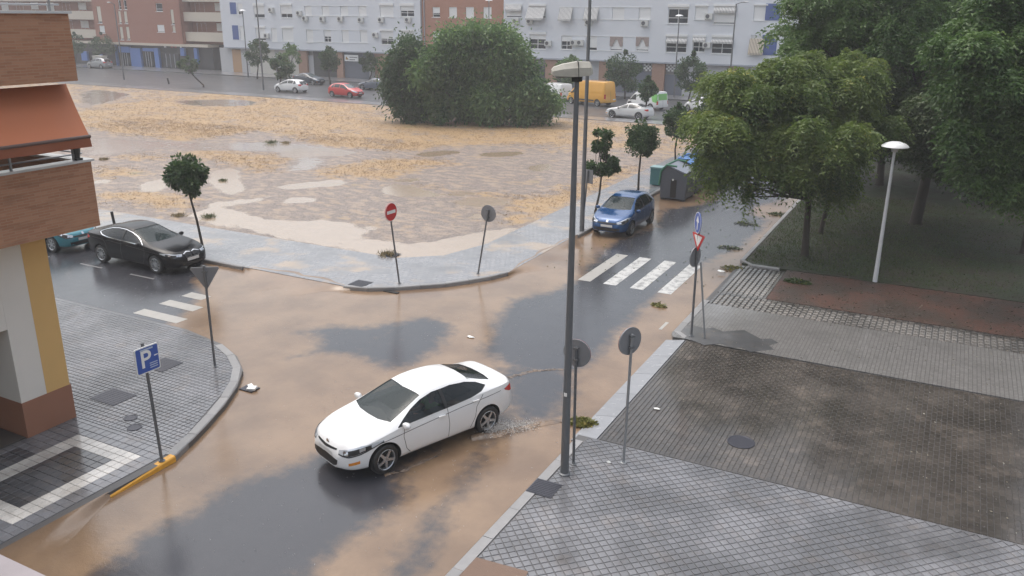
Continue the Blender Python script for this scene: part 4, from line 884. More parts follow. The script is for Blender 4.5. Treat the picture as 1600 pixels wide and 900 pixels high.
        mb = MB().lathe([(.002, -.07), (.055, -.06), (.085, 0), (.08, .05), (.055, .065), (.002, .07)], 14, (0, 0, 0), 'x'); mb.v = [(h.x + p[0] * .9, h.y + my * .10 + p[1] * 1.25, h.z + .03 + p[2] * .85) for p in mb.v]; mb.obox((h.x, h.y + my * .02, h.z), (.03, 0, 0), (0, .05, 0), (0, 0, .02))
        mb.build('mirror', pm if detail > 1 else M_BLACK, t, True, 60)
    for k in ('fl', 'fr'):
        if sp.get('head'): o = P_.make('headlight', M_LAMP, t, *sp['head'], k, .006, 12, 5); lamp_bits(P_, sp, o, k) if detail > 1 else None
        if sp.get('fog'): P_.make('fog_lamp', M_AMB if sp.get('fogon') else M_BLACK, t, *sp['fog'], k, .006, 6, 3)
    for nm, mt, lo, hi in sp.get('front', []): P_.make(nm, mt, t, lo, hi, 'f', .008, 12, 3)
    for nm, mt, lo, hi in sp.get('rear', []): P_.make(nm, mt, t, lo, hi, 'b', .008, 12, 3)
    for side in 'lr':
        for nm, mt, lo, hi in sp.get('sidep', []): P_.make(nm, mt, t, lo, hi, side, .005, 14, 4)
    for x, st_ in ((xf, steer), (xr, 0)):
        for y in (W2 - .115, -W2 + .115): add_wheel(t, x, y, R, .21, sp['spokes'], st_, key)
    if hollow:
        for y in (-.37, .37):
            s_ = MB(); s_.box(-.25, .28, y - .25, y + .25, .30, .52); s_.obox((-.33, y, .82), (.09, 0, -.02), (0, .24, 0), (.07, 0, .30)); s_.obox((-.43, y, 1.17), (.05, 0, 0), (0, .12, 0), (0, 0, .08)); s_.build('front_seat', M_SEAT, t)
        s_ = MB(); s_.box(-1.15, -.75, -.6, .6, .30, .55); s_.obox((-1.22, 0, .8), (.09, 0, 0), (0, .6, 0), (.05, 0, .25)); s_.build('rear_seat', M_SEAT, t)
        s_ = MB(); s_.box(.55, .85, -.64, .64, .5, .86); s_.build('dashboard', M_SEAT, t)
        MB().lathe([(.17, -.012), (.185, 0), (.17, .012), (.155, 0), (.17, -.012)], 20, (.42, .37, .85), 'x', False).build('steering_wheel', M_BLACK, t)
        MB().box(sp['ax'][1] + .35, .9, -.66, .66, .27, .30).build('cabin_floor', M_SEAT, t)
    return t, P_
def lamp_bits(P_, sp, o, k):
    lo, hi = resample(sp['head'][0], 9), resample(sp['head'][1], 9); mid = lambda q, a, b: [tuple(lo[i] + (hi[i] - lo[i]) * q) for i in range(a, b)]
    P_.ribbon('lamp_surround', M_BLACK, o, sp['head'][0], .022, k, .008)
    P_.make('lamp_recess', M_BLACK, o, mid(.12, 1, 7), mid(.80, 1, 7), k, .009, 10, 4); P_.make('reflector', M_CHROME, o, mid(.25, 1, 3), mid(.72, 1, 3), k, .012, 6, 4); P_.make('reflector', M_CHROME, o, mid(.30, 4, 6), mid(.74, 4, 6), k, .012, 6, 4)
def ws_out(xb, yb, xt, yt, bow=.12): return ([(xb - bow, -yb), (xb - .02, -.55 * yb), (xb, 0), (xb - .02, .55 * yb), (xb - bow, yb)], [(xt - bow * .4, -yt), (xt, 0), (xt - bow * .4, yt)])
def rw_out(xb, yb, xt, yt, bow=.08): return ([(xb + bow, -yb), (xb, -.4 * yb), (xb, .4 * yb), (xb + bow, yb)], [(xt + bow * .4, -yt), (xt, 0), (xt + bow * .4, yt)])
SEDAN = dict(x=(2.22, -2.31), ax=(1.35, -1.35), R=.325, spokes=5,
  top=[(2.22, .60), (2.17, .70), (2.05, .765), (1.85, .83), (1.5, .905), (1.1, .975), (.98, .99), (.55, 1.17), (.12, 1.345), (-.1, 1.40), (-.4, 1.43), (-.75, 1.42), (-1.05, 1.365), (-1.4, 1.24), (-1.72, 1.125), (-1.95, 1.10), (-2.15, 1.09), (-2.24, 1.02), (-2.29, .85), (-2.31, .55)],
  belt=[(2.22, .50), (2.05, .66), (1.7, .77), (1.3, .85), (.95, .90), (0, .945), (-1, .99), (-1.6, 1.03), (-2.1, 1.03), (-2.31, .5)], bot=[(2.22, .26), (2.0, .21), (1.2, .19), (-1.2, .2), (-1.9, .25), (-2.31, .36)],
  w=[(2.22, .46), (2.17, .60), (2.08, .70), (1.95, .78), (1.7, .85), (1.35, .885), (0, .885), (-1.35, .887), (-1.8, .85), (-2.05, .79), (-2.2, .70), (-2.27, .6), (-2.31, .5)], wt=[(2.22, .3), (2.0, .58), (1.5, .72), (1.0, .71), (.55, .63), (.1, .565), (-.5, .55), (-1.05, .54), (-1.5, .58), (-1.75, .62), (-2.1, .63), (-2.31, .4)],
  side=([(.80, .925), (.5, .945), (.1, .965), (-.4, .985), (-.9, 1.015), (-1.2, 1.06), (-1.40, 1.13)], [(.80, .94), (.62, 1.045), (.4, 1.15), (.12, 1.255), (-.2, 1.325), (-.55, 1.335), (-.9, 1.295), (-1.2, 1.215), (-1.40, 1.14)]), split=(-.22,),
  ws=ws_out(1.0, .66, .13, .54), rw=rw_out(-1.70, .57, -1.06, .49), seams=[[(.86, .90), (.90, .7), (.84, .42), (.74, .30)], [(-.24, .97), (-.27, .6), (-.25, .30)], [(-1.22, 1.0), (-1.02, .78), (-.98, .55), (-.85, .32)], [(.8, .27), (0, .265), (-.85, .27)], [(1.75, .70), (.6, .80), (-.6, .885), (-1.9, .93)]], handles=[(-.08, .85), (-1.0, .92)], mir=(.68, .93),
  cabin=[(.88, .30), (.88, .93), (.10, 1.285), (-.35, 1.375), (-.75, 1.365), (-1.08, 1.31), (-1.62, 1.08), (-1.62, .62), (-1.3, .30)], cabw=(.80, .50),
  head=([(-.34, .585), (-.12, .56), (.12, .61), (.52, .755)], [(-.34, .655), (-.1, .71), (.15, .765), (.52, .785)]), fog=([(-.12, .37), (.10, .41)], [(-.12, .43), (.10, .475)]), fogon=True,
  front=[('lower_grille', M_BLACK, [(-.44, .36), (-.32, .29), (.32, .29), (.44, .36)], [(-.46, .46), (0, .49), (.46, .46)]), ('upper_grille', M_BLACK, [(-.36, .635), (0, .60), (.36, .635)], [(-.37, .665), (0, .645), (.37, .665)]), ('number_plate', M_PLATE, [(-.26, .475), (.26, .475)], [(-.26, .575), (.26, .575)])],
  rear=[('number_plate', M_PLATE, [(-.26, .75), (.26, .75)], [(-.26, .86), (.26, .86)])], sidep=[('tail_light', M_RED, [(-2.20, .80), (-2.05, .82), (-1.88, .90)], [(-2.22, .97), (-2.1, .985), (-1.88, .935)])])
WHITE, BLACKP = paint('white_car_paint', (.80, .80, .80)), paint('black_car_paint', (.004, .004, .006), 0., .22, .1, .3)
def mod(base, sx=1., sw=1., sz=1., **kw):
    d = dict(base)
    for k, v in base.items():
        if v is None: continue
        if k in ('top', 'belt', 'bot'): d[k] = [(x * sx, z * sz) for x, z in v]
        elif k in ('w', 'wt'): d[k] = [(x * sx, y * sw) for x, y in v]
        elif k in ('x', 'ax', 'split'): d[k] = tuple(x * sx for x in v)
        elif k in ('side',): d[k] = tuple([(x * sx, z * sz) for x, z in q] for q in v)
        elif k in ('ws', 'rw'): d[k] = tuple([(x * sx, y * sw) for x, y in q] for q in v)
        elif k == 'seams': d[k] = [[(x * sx, z * sz) for x, z in q] for q in v]
        elif k in ('handles', 'cabin'): d[k] = [(x * sx, z * sz) for x, z in v]
        elif k == 'mir': d[k] = (v[0] * sx, v[1] * sz)
        elif k == 'cabw': d[k] = tuple(y * sw for y in v)
        elif k in ('head', 'fog'): d[k] = tuple([(a, z * sz) for a, z in q] for q in v)
        elif k in ('front', 'rear'): d[k] = [(n, m, [(y * sw, z * sz) for y, z in lo], [(y * sw, z * sz) for y, z in hi]) for n, m, lo, hi in v]
        elif k == 'sidep': d[k] = [(n, m, [(x * sx, z * sz) for x, z in lo], [(x * sx, z * sz) for x, z in hi]) for n, m, lo, hi in v]
    d.update(kw); return d
LIMO = mod(SEDAN, 1.068, 1.04, 1.03, R=.335, spokes=10, chrome=True, fogon=False, head=([(-.34, .64), (-.1, .62), (.2, .68), (.40, .745)], [(-.34, .72), (-.1, .735), (.2, .775), (.40, .78)]), fog=None,
  front=[('kidney_grille', M_BLACK, [(-.30, .60), (-.17, .585), (-.04, .60)], [(-.33, .70), (-.17, .745), (-.04, .72)]), ('kidney_grille', M_BLACK, [(.04, .60), (.17, .585), (.30, .60)], [(.04, .72), (.17, .745), (.33, .70)]), ('lower_grille', M_BLACK, [(-.55, .30), (.55, .30)], [(-.5, .40), (.5, .40)]), ('number_plate', M_PLATE, [(-.26, .45), (.26, .45)], [(-.26, .56), (.26, .56)]),
   ('grille_surround', M_CHROME, [(-.35, .70), (-.17, .75), (-.03, .725)], [(-.36, .715), (-.17, .772), (-.03, .742)]), ('grille_surround', M_CHROME, [(.03, .725), (.17, .75), (.35, .70)], [(.03, .742), (.17, .772), (.36, .715)]), ('grille_surround', M_CHROME, [(-.31, .585), (-.17, .568), (-.03, .585)], [(-.31, .60), (-.17, .585), (-.03, .60)]), ('grille_surround', M_CHROME, [(.03, .585), (.17, .568), (.31, .585)], [(.03, .60), (.17, .585), (.31, .60)])], hm=None)
HATCH = dict(x=(2.12, -2.06), ax=(1.30, -1.30), R=.315, spokes=7,
  top=[(2.12, .58), (2.07, .70), (1.95, .79), (1.7, .89), (1.35, .985), (1.15, 1.03), (.7, 1.245), (.28, 1.42), (0, 1.48), (-.4, 1.51), (-.9, 1.50), (-1.35, 1.44), (-1.6, 1.36), (-1.8, 1.18), (-1.96, 1.0), (-2.02, .88), (-2.05, .7), (-2.06, .5)],
  belt=[(2.12, .5), (1.95, .68), (1.6, .80), (1.2, .89), (.8, .93), (0, .96), (-1, 1.0), (-1.7, 1.02), (-2.0, .86), (-2.06, .46)], bot=[(2.12, .27), (1.9, .21), (-1.6, .22), (-2.06, .33)],
  w=[(2.12, .48), (2.07, .6), (1.98, .70), (1.8, .79), (1.5, .85), (1.2, .87), (-1.2, .875), (-1.7, .83), (-1.95, .75), (-2.06, .62)], wt=[(2.12, .3), (1.9, .58), (1.4, .72), (1.1, .71), (.6, .63), (.2, .58), (-.9, .56), (-1.5, .54), (-1.8, .56), (-2.06, .5)],
  side=([(1.0, .93), (.6, .945), (0, .975), (-.8, 1.01), (-1.45, 1.05)], [(1.0, .945), (.75, 1.10), (.45, 1.25), (.15, 1.365), (-.3, 1.41), (-.9, 1.395), (-1.25, 1.33), (-1.45, 1.08)]), split=(-.18, -1.0),
  ws=ws_out(1.16, .66, .27, .55), rw=([(-1.93, -.5), (-1.95, 0), (-1.93, .5)], [(-1.62, -.47), (-1.64, 0), (-1.62, .47)]), seams=[[(.95, .9), (.95, .65), (.8, .32)], [(-.2, .97), (-.2, .32)], [(-1.05, 1.0), (-.95, .65), (-.8, .32)], [(.8, .3), (-.8, .3)]], handles=[(-.05, .86), (-.92, .89)], mir=(.80, .95),
  cabin=[(1.0, .30), (1.0, .96), (.25, 1.36), (-.3, 1.455), (-.95, 1.445), (-1.4, 1.37), (-1.78, 1.03), (-1.78, .60), (-1.3, .30)], cabw=(.79, .50),
  head=([(-.34, .60), (-.1, .60), (.15, .70), (.36, .80)], [(-.34, .68), (-.1, .76), (.15, .83), (.36, .835)]), front=[('lower_grille', M_BLACK, [(-.55, .30), (.55, .30)], [(-.58, .44), (.58, .44)]), ('upper_grille', M_BLACK, [(-.42, .60), (0, .58), (.42, .60)], [(-.44, .65), (0, .66), (.44, .65)]), ('number_plate', M_PLATE, [(-.26, .465), (.26, .465)], [(-.26, .565), (.26, .565)]), ('badge', M_CHROME, [(-.05, .66), (.05, .66)], [(-.04, .74), (.04, .74)])],
  rear=[('number_plate', M_PLATE, [(-.26, .6), (.26, .6)], [(-.26, .7), (.26, .7)])], sidep=[('tail_light', M_RED, [(-1.98, .80), (-1.78, .84)], [(-1.93, 1.0), (-1.74, 1.02)])])
VAN = dict(x=(2.6, -2.75), ax=(1.75, -1.75), R=.34, spokes=6,
  top=[(2.6, .7), (2.52, .95), (2.2, 1.12), (1.95, 1.25), (1.5, 1.75), (1.2, 2.08), (.9, 2.33), (.5, 2.46), (-2.45, 2.47), (-2.65, 2.42), (-2.73, 2.2), (-2.75, .6)], belt=[(2.6, .6), (2.2, 1.0), (1.8, 1.12), (.8, 1.25), (-2.6, 1.3), (-2.75, .55)], bot=[(2.6, .35), (2.3, .28), (-2.4, .32), (-2.75, .42)],
  w=[(2.6, .6), (2.5, .8), (2.2, .93), (1.8, .98), (-2.5, .99), (-2.7, .95), (-2.75, .9)], wt=[(2.6, .5), (2.2, .8), (1.5, .82), (.6, .80), (-2.6, .80), (-2.75, .75)],
  side=([(1.75, 1.17), (1.3, 1.18), (.75, 1.18)], [(1.75, 1.2), (1.42, 1.62), (1.1, 1.88), (.75, 1.90)]), split=(), ws=ws_out(1.95, .78, 1.2, .70, .18), rw=None, seams=[[(.68, 2.0), (.66, .45)], [(1.8, 1.1), (1.7, .5)], [(-.6, 2.2), (-.6, .5)], [(2.0, .62), (-2.6, .62)]], handles=[(.85, 1.05)], mir=(1.65, 1.2),
  head=([(-.3, .72), (.25, .8)], [(-.3, .92), (.25, 1.0)]), front=[('lower_grille', M_BLACK, [(-.6, .42), (.6, .42)], [(-.6, .62), (.6, .62)]), ('upper_grille', M_BLACK, [(-.4, .78), (.4, .78)], [(-.4, .86), (.4, .86)])], rear=[('number_plate', M_PLATE, [(-.8, .62), (-.35, .62)], [(-.8, .74), (-.35, .74)]), ('tail_light', M_RED, [(-.93, .8), (-.82, .8)], [(-.93, 1.25), (-.82, 1.25)]), ('tail_light', M_RED, [(.82, .8), (.93, .8)], [(.82, 1.25), (.93, 1.25)]), ('door_line', M_BLACK, [(-.012, .5), (.012, .5)], [(-.012, 2.3), (.012, 2.3)])],
  sidep=[('tail_light', M_RED, [(-2.72, .8), (-2.6, .8)], [(-2.72, 1.25), (-2.6, 1.25)]), ('bump_strip', M_BLACK, [(1.3, .52), (-1.3, .52)], [(1.3, .64), (-1.3, .64)])])
SVAN = mod(VAN, .79, .90, .735, R=.31, ax=(1.36, -1.32), spokes=7)
HERO = mod(SEDAN, top=[(2.22, .60), (2.17, .70), (2.05, .775), (1.85, .845), (1.55, .915), (1.3, .965), (1.18, .985), (.75, 1.185), (.30, 1.36), (.05, 1.415), (-.3, 1.44), (-.7, 1.425), (-1.02, 1.37), (-1.4, 1.245), (-1.72, 1.135), (-1.95, 1.11), (-2.15, 1.10), (-2.24, 1.03), (-2.29, .85), (-2.31, .55)],
  wt=[(2.22, .3), (2.0, .58), (1.6, .72), (1.2, .72), (.75, .64), (.28, .57), (-.5, .555), (-1.05, .54), (-1.5, .58), (-1.75, .62), (-2.1, .63), (-2.31, .4)], ws=ws_out(1.2, .67, .31, .545),
  side=([(1.0, .915), (.7, .935), (.1, .965), (-.4, .985), (-.9, 1.015), (-1.2, 1.06), (-1.40, 1.13)], [(1.0, .93), (.82, 1.03), (.58, 1.15), (.30, 1.26), (0, 1.33), (-.5, 1.345), (-.9, 1.30), (-1.2, 1.22), (-1.40, 1.14)]), mir=(.86, .93),
  cabin=[(1.02, .30), (1.02, .93), (.28, 1.30), (-.25, 1.385), (-.7, 1.37), (-1.05, 1.315), (-1.62, 1.08), (-1.62, .62), (-1.3, .30)])
# hero car: turning into the street, its left side towards the viewer
fx, fy = -9.27, 12.27; rx, ry = -8.32, 14.73; hd = math.atan2(fy - ry, fx - rx); cx, cy = (fx + rx) / 2, (fy + ry) / 2
left = Vector((-math.sin(hd), math.cos(hd))); hx, hy = cx - left.x * .80, cy - left.y * .80
hero, HP = car('sedan', 'white sedan splashing through the junction, driver in a green vest', (hx, hy, .0), hd, HERO, WHITE, True, steer=.10, key='h')
MB().lathe([(.002, 0), (.05, 0), (.05, .008), (.002, .008)], 16, (2.16, 0, .70), 'x').build('badge', M_CHROME, hero)
M_DROP = simple('standing_raindrops', (.5, .5, .52), .05); 
drv = thing('person', 'seated driver in a bright green vest inside the white sedan', 'person', (hx, hy, 0), hd)
def body_skin(name, edges, rad, mt, parent, root=0, sub=2):
    vs = [tuple(v) for v, _ in rad]; me = bpy.data.meshes.new(name); me.from_pydata(vs, edges, []); o = bpy.data.objects.new(name, me); link(o, parent)
    md = o.modifiers.new('s', 'SKIN'); sv = me.skin_vertices[0].data
    for i, (_, r) in enumerate(rad): sv[i].radius = r if hasattr(r, '__len__') else (r, r)
    sv[root].use_root = True; md2 = o.modifiers.new('u', 'SUBSURF'); md2.levels = sub; md2.render_levels = sub; me.materials.append(mt); return o
M_VEST = simple('green_vest', (.16, .42, .06), .8); M_SKIN = simple('skin', (.36, .20, .14), .6); M_HAIR = simple('dark_hair', (.02, .016, .013), .7)
bodym = [((-.12, .37, .50), (.17, .14)), ((-.20, .37, .72), (.17, .13)), ((-.24, .37, .92), (.19, .12)), ((-.23, .37, 1.03), (.07, .07)), ((-.19, .37, 1.13), (.075, .085)), ((-.17, .37, 1.23), (.07, .085)),
  ((-.20, .58, .95), (.06, .06)), ((.02, .60, .78), (.048, .048)), ((.30, .50, .86), (.036, .036)), ((.38, .47, .90), (.03, .03)), ((-.20, .16, .95), (.06, .06)), ((.02, .14, .78), (.048, .048)), ((.30, .24, .86), (.036, .036)), ((.38, .27, .90), (.03, .03)), ((.30, .48, .52), (.085, .085)), ((.30, .26, .52), (.085, .085)), ((.55, .48, .38), (.05, .05)), ((.55, .26, .38), (.05, .05))]
bo = body_skin('body', [(0, 1), (1, 2), (2, 3), (3, 4), (4, 5), (2, 6), (6, 7), (7, 8), (8, 9), (2, 10), (10, 11), (11, 12), (12, 13), (0, 14), (0, 15), (14, 16), (15, 17)], bodym, M_SKIN, drv)
vs_ = [((-.12, .37, .50), (.185, .155)), ((-.20, .37, .72), (.19, .15)), ((-.24, .37, .94), (.20, .135)), ((-.20, .59, .95), (.075, .075)), ((-.06, .60, .84), (.062, .062)), ((-.20, .15, .95), (.075, .075)), ((-.06, .14, .84), (.062, .062))]
body_skin('vest', [(0, 1), (1, 2), (2, 3), (3, 4), (2, 5), (5, 6)], vs_, M_VEST, drv)
body_skin('hair', [(0, 1)], [((-.215, .37, 1.19), (.07, .085)), ((-.19, .37, 1.26), (.07, .08))], M_HAIR, drv)
# dark sedan parked by the waste ground
car('sedan', 'black sedan with chrome window trim parked along the side street kerb', (-25.97, 20.42), 0.0, LIMO, BLACKP, True, key='b')
car('hatchback', 'turquoise hatchback parked behind the black sedan under the brick balcony', (-31.55, 20.35), 0.0, HATCH, paint('turquoise_car_paint', (.035, .20, .25), .2, .3), True, key='t')
car('hatchback', 'metallic blue hatchback parked at the kerb below the bins', (-12.33, 34.35), -math.pi / 2, HATCH, paint('blue_car_paint', (.004, .062, .20), .3, .22), True, key='p')
# cars along the far street
FARG = 'vehicles parked along the far street'
YEL = paint('yellow_van_paint', (.74, .36, .03)); REDP = paint('red_car_paint', (.52, .02, .022)); GREYP = paint('dark_blue_grey_paint', (.05, .06, .085), .2); SILV = paint('silver_paint', (.36, .37, .39), .5); WH2 = paint('far_white_paint', (.74, .74, .74))
A1 = math.radians(150)
car('hatchback', 'white hatchback parked left of the red car on the far street', (-68.9, 76.4), math.pi, HATCH, WH2, False, FARG, detail=1, key='f')
car('hatchback', 'bright red hatchback on the far street beside the waste ground', (-60.0, 75.2), -.06, HATCH, REDP, False, FARG, detail=1, key='f')
car('sedan', 'dark sedan parked behind the white hatchback on the far street', (-74.6, 86.2), -.05, SEDAN, GREYP, False, FARG, detail=1, key='f')
car('sedan', 'grey blue sedan half hidden behind the left edge of the big bush', (-62.6, 84.0), math.pi, mod(SEDAN, .95, .97, 1.), paint('steel_blue_paint', (.13, .15, .20), .4), False, FARG, detail=1, key='f')
car('estate_car', 'silver off-road car in front of the far blue shopfronts', (-122.0, 91.6), math.pi, mod(HATCH, 1.08, 1.04, 1.12, R=.35), SILV, False, FARG, detail=1, key='s')
car('panel_van', 'white van whose rear shows at the right edge of the big bush', (-39.2, 85.2), A1, SVAN, WH2, False, FARG, 'van', 1, key='f')
yv, _ = car('panel_van', 'tall yellow delivery van parked at the far street', (-33.9, 82.2), math.radians(163), VAN, YEL, False, FARG, 'van', 1, key='y')
gv, GP = car('panel_van', 'small white van with green rear end behind the white sedan', (-27.6, 81.6), math.radians(158), SVAN, WH2, False, FARG, 'van', 1, key='f')
M_GRN = simple('green_vehicle_wrap', (.20, .50, .14), .4)
for sd_ in 'lr': GP.make('green_panel', M_GRN, gv, [(-1.55, .85), (-2.12, .75)], [(-1.2, 1.62), (-2.1, 1.62)], sd_, .006, 16, 10)
GP.make('green_panel', M_GRN, gv, [(-.8, 1.0), (.8, 1.0)], [(-.7, 1.6), (.7, 1.6)], 'b', .006, 12, 10)
car('sedan', 'white sedan parked by the near kerb of the far street', (-26.3, 73.2), math.pi - .1, mod(SEDAN, .97, .96, .98), WH2, False, FARG, detail=1, key='f')
car('hatchback', 'white hatchback partly hidden behind the street trees near the park', (-21.7, 81.4), A1, HATCH, WH2, False, FARG, detail=1, key='f')
# flatbed truck
tk = thing('flatbed_truck', 'white flatbed truck parked under the balconies of the red brick building', 'truck', (G(331, 109)[0], G(331, 109)[1], .0), .0)
CAB = dict(x=(2.55, .75), top=[(2.55, .8), (2.5, 1.1), (2.35, 1.35), (2.0, 1.9), (1.8, 2.02), (.8, 2.02), (.75, 1.9)], belt=[(2.55, .7), (2.3, 1.2), (.75, 1.25)], bot=[(2.55, .45), (.75, .45)], w=[(2.55, .78), (2.4, .86), (.75, .87)], wt=[(2.55, .65), (2.0, .74), (.75, .74)])
v, f = loft(CAB, 24, 1); MB().add(v, f).build('cab', WH2, tk, True, 40); Q = Patch(v, f)
Q.make('windscreen', M_SCREEN, tk, [(2.38, -.72), (2.42, 0), (2.38, .72)], [(2.02, -.66), (2.04, 0), (2.02, .66)], 't', .004)
for sd_ in 'lr': Q.make('side_window', M_CARGLASS, tk, [(2.25, 1.25), (1.1, 1.25)], [(2.0, 1.75), (1.1, 1.8)], sd_, .004)
m = MB(); m.box(-2.5, .65, -.95, .95, .8, .9); m.box(-2.5, .65, -.95, -.9, .9, 1.25); m.box(-2.5, .65, .9, .95, .9, 1.25); m.box(-2.5, -2.45, -.9, .9, .9, 1.25); m.build('flatbed', WH2, tk)
MB().box(-2.4, 2.2, -.4, .4, .5, .8).build('chassis', M_BLACK, tk)
for x in (1.75, -1.5):
    for y in (.74, -.74): add_wheel(tk, x, y, .33, .21, 6)
# ------------------------------------------------------------------ street furniture
M_POLE = simple('galvanised_pole', (.17, .175, .185), .4, .5, .15, 8); M_POLED = simple('dark_grey_pole', (.14, .146, .155), .4, .3, .15, 6, .1); M_BACK = simple('grey_sign_back', (.24, .245, .26), .45, .3, .12, 5)
M_SRED = simple('sign_red', (.55, .022, .022), .35); M_SWHITE = simple('sign_white', (.78, .78, .76), .35); M_SBLUE = simple('sign_blue', (.018, .075, .36), .35)
FH = Vector((-CZ.x, -CZ.y, 0)).normalized()
def onD(u, v, s, t):
    d = ray(u, v); k = (s * FH.x + t * FH.y) / (d.x * FH.x + d.y * FH.y); return Vector((d.x * k, d.y * k, CAM_H + d.z * k))
def frame(n):
    n = Vector((n[0], n[1], 0)).normalized(); a = Vector((-n.y, n.x, 0)); return n, a
def plate(c, n, outline, th, d=0.):
    """flat plate: outline in (along, up) metres round centre c, facing n"""
    n, a = frame(n); c = Vector(c); m = MB(); k = len(outline)
    V = [c + a * p[0] + Vector((0, 0, p[1])) + n * (d + th / 2) for p in outline] + [c + a * p[0] + Vector((0, 0, p[1])) + n * (d - th / 2) for p in outline]
    m.add(V, [tuple(range(k)), tuple(range(2 * k - 1, k - 1, -1))] + [(i, k + i, k + (i + 1) % k, (i + 1) % k) for i in range(k)]); return m
def disc(r, n=32): return [(r * math.cos(2 * math.pi * i / n), r * math.sin(2 * math.pi * i / n)) for i in range(n)]
def ringplate(c, n, r0, r1, th, d, N=32):
    n_, a = frame(n); c = Vector(c); m = MB(); P = lambda r, i, dd: c + a * r * math.cos(2 * math.pi * i / N) + Vector((0, 0, r * math.sin(2 * math.pi * i / N))) + n_ * dd
    m.add([P(r0, i, d) for i in range(N)] + [P(r1, i, d) for i in range(N)], [(i, N + i, N + (i + 1) % N, (i + 1) % N) for i in range(N)]); return m
def inset(o, k): return [(x * k, y * k) for x, y in o]
TRI = [(-.40, .24), (.40, .24), (.43, .19), (.03, -.46), (-.03, -.46), (-.43, .19)]
def post(parent, b, top, r=.03, mt=None):
    MB().tube([b, b.lerp(top, .5), top], r, 10).build('post', mt or M_POLE, parent, True, 50)
    MB().lathe([(r * 2.1, 0), (r * 2.1, .012), (r * 1.3, .02), (r * 1.15, .05), (r, .055)], 12, tuple(b)).build('base_collar', mt or M_POLE, parent, True, 40)
def base_of(u, v, z=.13): x, y = G(u, v, z); return Vector((x, y, z))
# no entry sign
b = base_of(624, 443); c = onD(609, 331, b.x, b.y); t = thing('no_entry_sign', 'red round no entry sign with white bar on a leaning post', 'sign', b); t.location = (0, 0, 0)
top = b + (c - b) * 1.08; post(t, b, top); n = (1, -.05); n3 = Vector((1, -.05, 0)).normalized(); cc = c + n3 * .05
f = plate(cc, n, disc(.31), .02).build('disc', M_SRED, t); ringplate(cc, n, .295, .31, 0, .0125).build('rim', M_SWHITE, f); plate(cc, n, [(-.22, -.055), (.22, -.055), (.22, .055), (-.22, .055)], .004, .013).build('white_bar', M_SWHITE, f)
def back_sign(label, u, v, cu, cv, n, r=.3, red=True, z=.13, name='round_sign', pr=.03, mt=None, ext=1.06):
    b = base_of(u, v, z); c = onD(cu, cv, b.x, b.y); t = thing(name, label, 'sign'); post(t, b, b + (c - b) * ext, pr, mt); n_, a = frame(n); cc = c + n_ * (pr + .02)
    f = plate(cc, n, disc(r), .025).build('disc', M_BACK, t); plate(cc, n, disc(r - .004), .004, .016).build('face', M_SWHITE, f)
    if red: ringplate(cc, n, r - .06, r, 0, .02).build('rim', M_SRED, f)
    for h in (-.12, .12): MB().obox(c + Vector((0, 0, h)), a * .05, n_ * (pr + .012), Vector((0, 0, .02))).build('bracket', M_POLE, t)
    return t
back_sign('pale grey back of a round sign on a leaning post by the waste ground corner', 747, 428, 762, 334, (.05, 1), .30, False)
back_sign('grey back of a round sign half hidden by the tall street lamp post', 896, 725, 900, 553, (.0, 1), .29, True, mt=M_POLED)
back_sign('grey back of a red rimmed round sign on a pale post in the tiled pavement', 974, 723, 987, 534, (-.88, .47), .29, True, mt=simple('pale_post', (.30, .31, .32), .35, .4))
# yield sign seen from behind
b = base_of(336, 573); c = onD(320, 430, b.x, b.y); t = thing('yield_sign', 'grey back of a triangular yield sign on the curved corner pavement', 'sign'); post(t, b, b + (c - b) * 1.1, .032); n_, a = frame((-.6, .8))
f = plate(c + n_ * .05, (-.6, .8), inset(TRI, .82), .022).build('triangle', M_BACK, t); plate(c + n_ * .05, (-.6, .8), inset(TRI, .81), .004, .014).build('red_face', M_SRED, f)
e = MB(); e.obox(c + Vector((0, 0, .1)), a * .06, n_ * .045, Vector((0, 0, .02))); e.build('bracket', M_POLE, t)
# parking sign
b = base_of(253, 720); tp = onD(222, 536, b.x, b.y); t = thing('parking_sign', 'blue square parking sign with a white P on a dark post', 'sign'); post(t, b, tp, .032, M_POLED)
c = onD(227, 560, b.x, b.y); n = (1, -.05); n_, a = frame(n); cc = c + n_ * .06; w, h = .27, .275
def rr(w, h, r, k=4): return [(sx * (w - r) + r * math.cos(q), sy * (h - r) + r * math.sin(q)) for sx, sy, q0 in ((1, 1, 0), (-1, 1, 90), (-1, -1, 180), (1, -1, 270)) for q in [math.radians(q0 + 90 * i / k) for i in range(k + 1)]]
f = plate(cc, n, rr(w, h, .035), .025).build('panel', M_SWHITE, t); plate(cc, n, rr(w - .022, h - .022, .03), .004, .0145).build('blue_face', M_SBLUE, f)
def text(s, size, x, z, parent, mt, c=cc, n_=n_, a=a, off=.019, sx=1.):
    cu = bpy.data.curves.new('lettering', 'FONT'); cu.body = s; cu.size = size; cu.align_x = 'CENTER'; cu.align_y = 'CENTER'; cu.extrude = .001; cu.offset = .006 if size > .2 else 0
    tmp = bpy.data.objects.new('lettering', cu); COL.objects.link(tmp); bpy.context.view_layer.update(); me = bpy.data.meshes.new_from_object(tmp.evaluated_get(bpy.context.evaluated_depsgraph_get())); bpy.data.objects.remove(tmp); me.materials.clear(); me.materials.append(mt); o = bpy.data.objects.new('lettering', me); link(o, parent)
    M = Matrix((a, Vector((0, 0, 1)), n_)).transposed().to_4x4(); M.translation = c + a * x + Vector((0, 0, z)) + n_ * off; o.matrix_world = M; o.scale = (sx, 1, 1); return o
text('P', .50, -.045, .0, f, M_SWHITE)
for z, x0, x1 in ((.215, -.15, .14),): plate(cc, n, [(x0, z - .016), (x1, z - .016), (x1, z + .016), (x0, z + .016)], .003, .0175).build('small_lettering', simple('sign_pale_blue', (.42, .50, .62), .4), f)
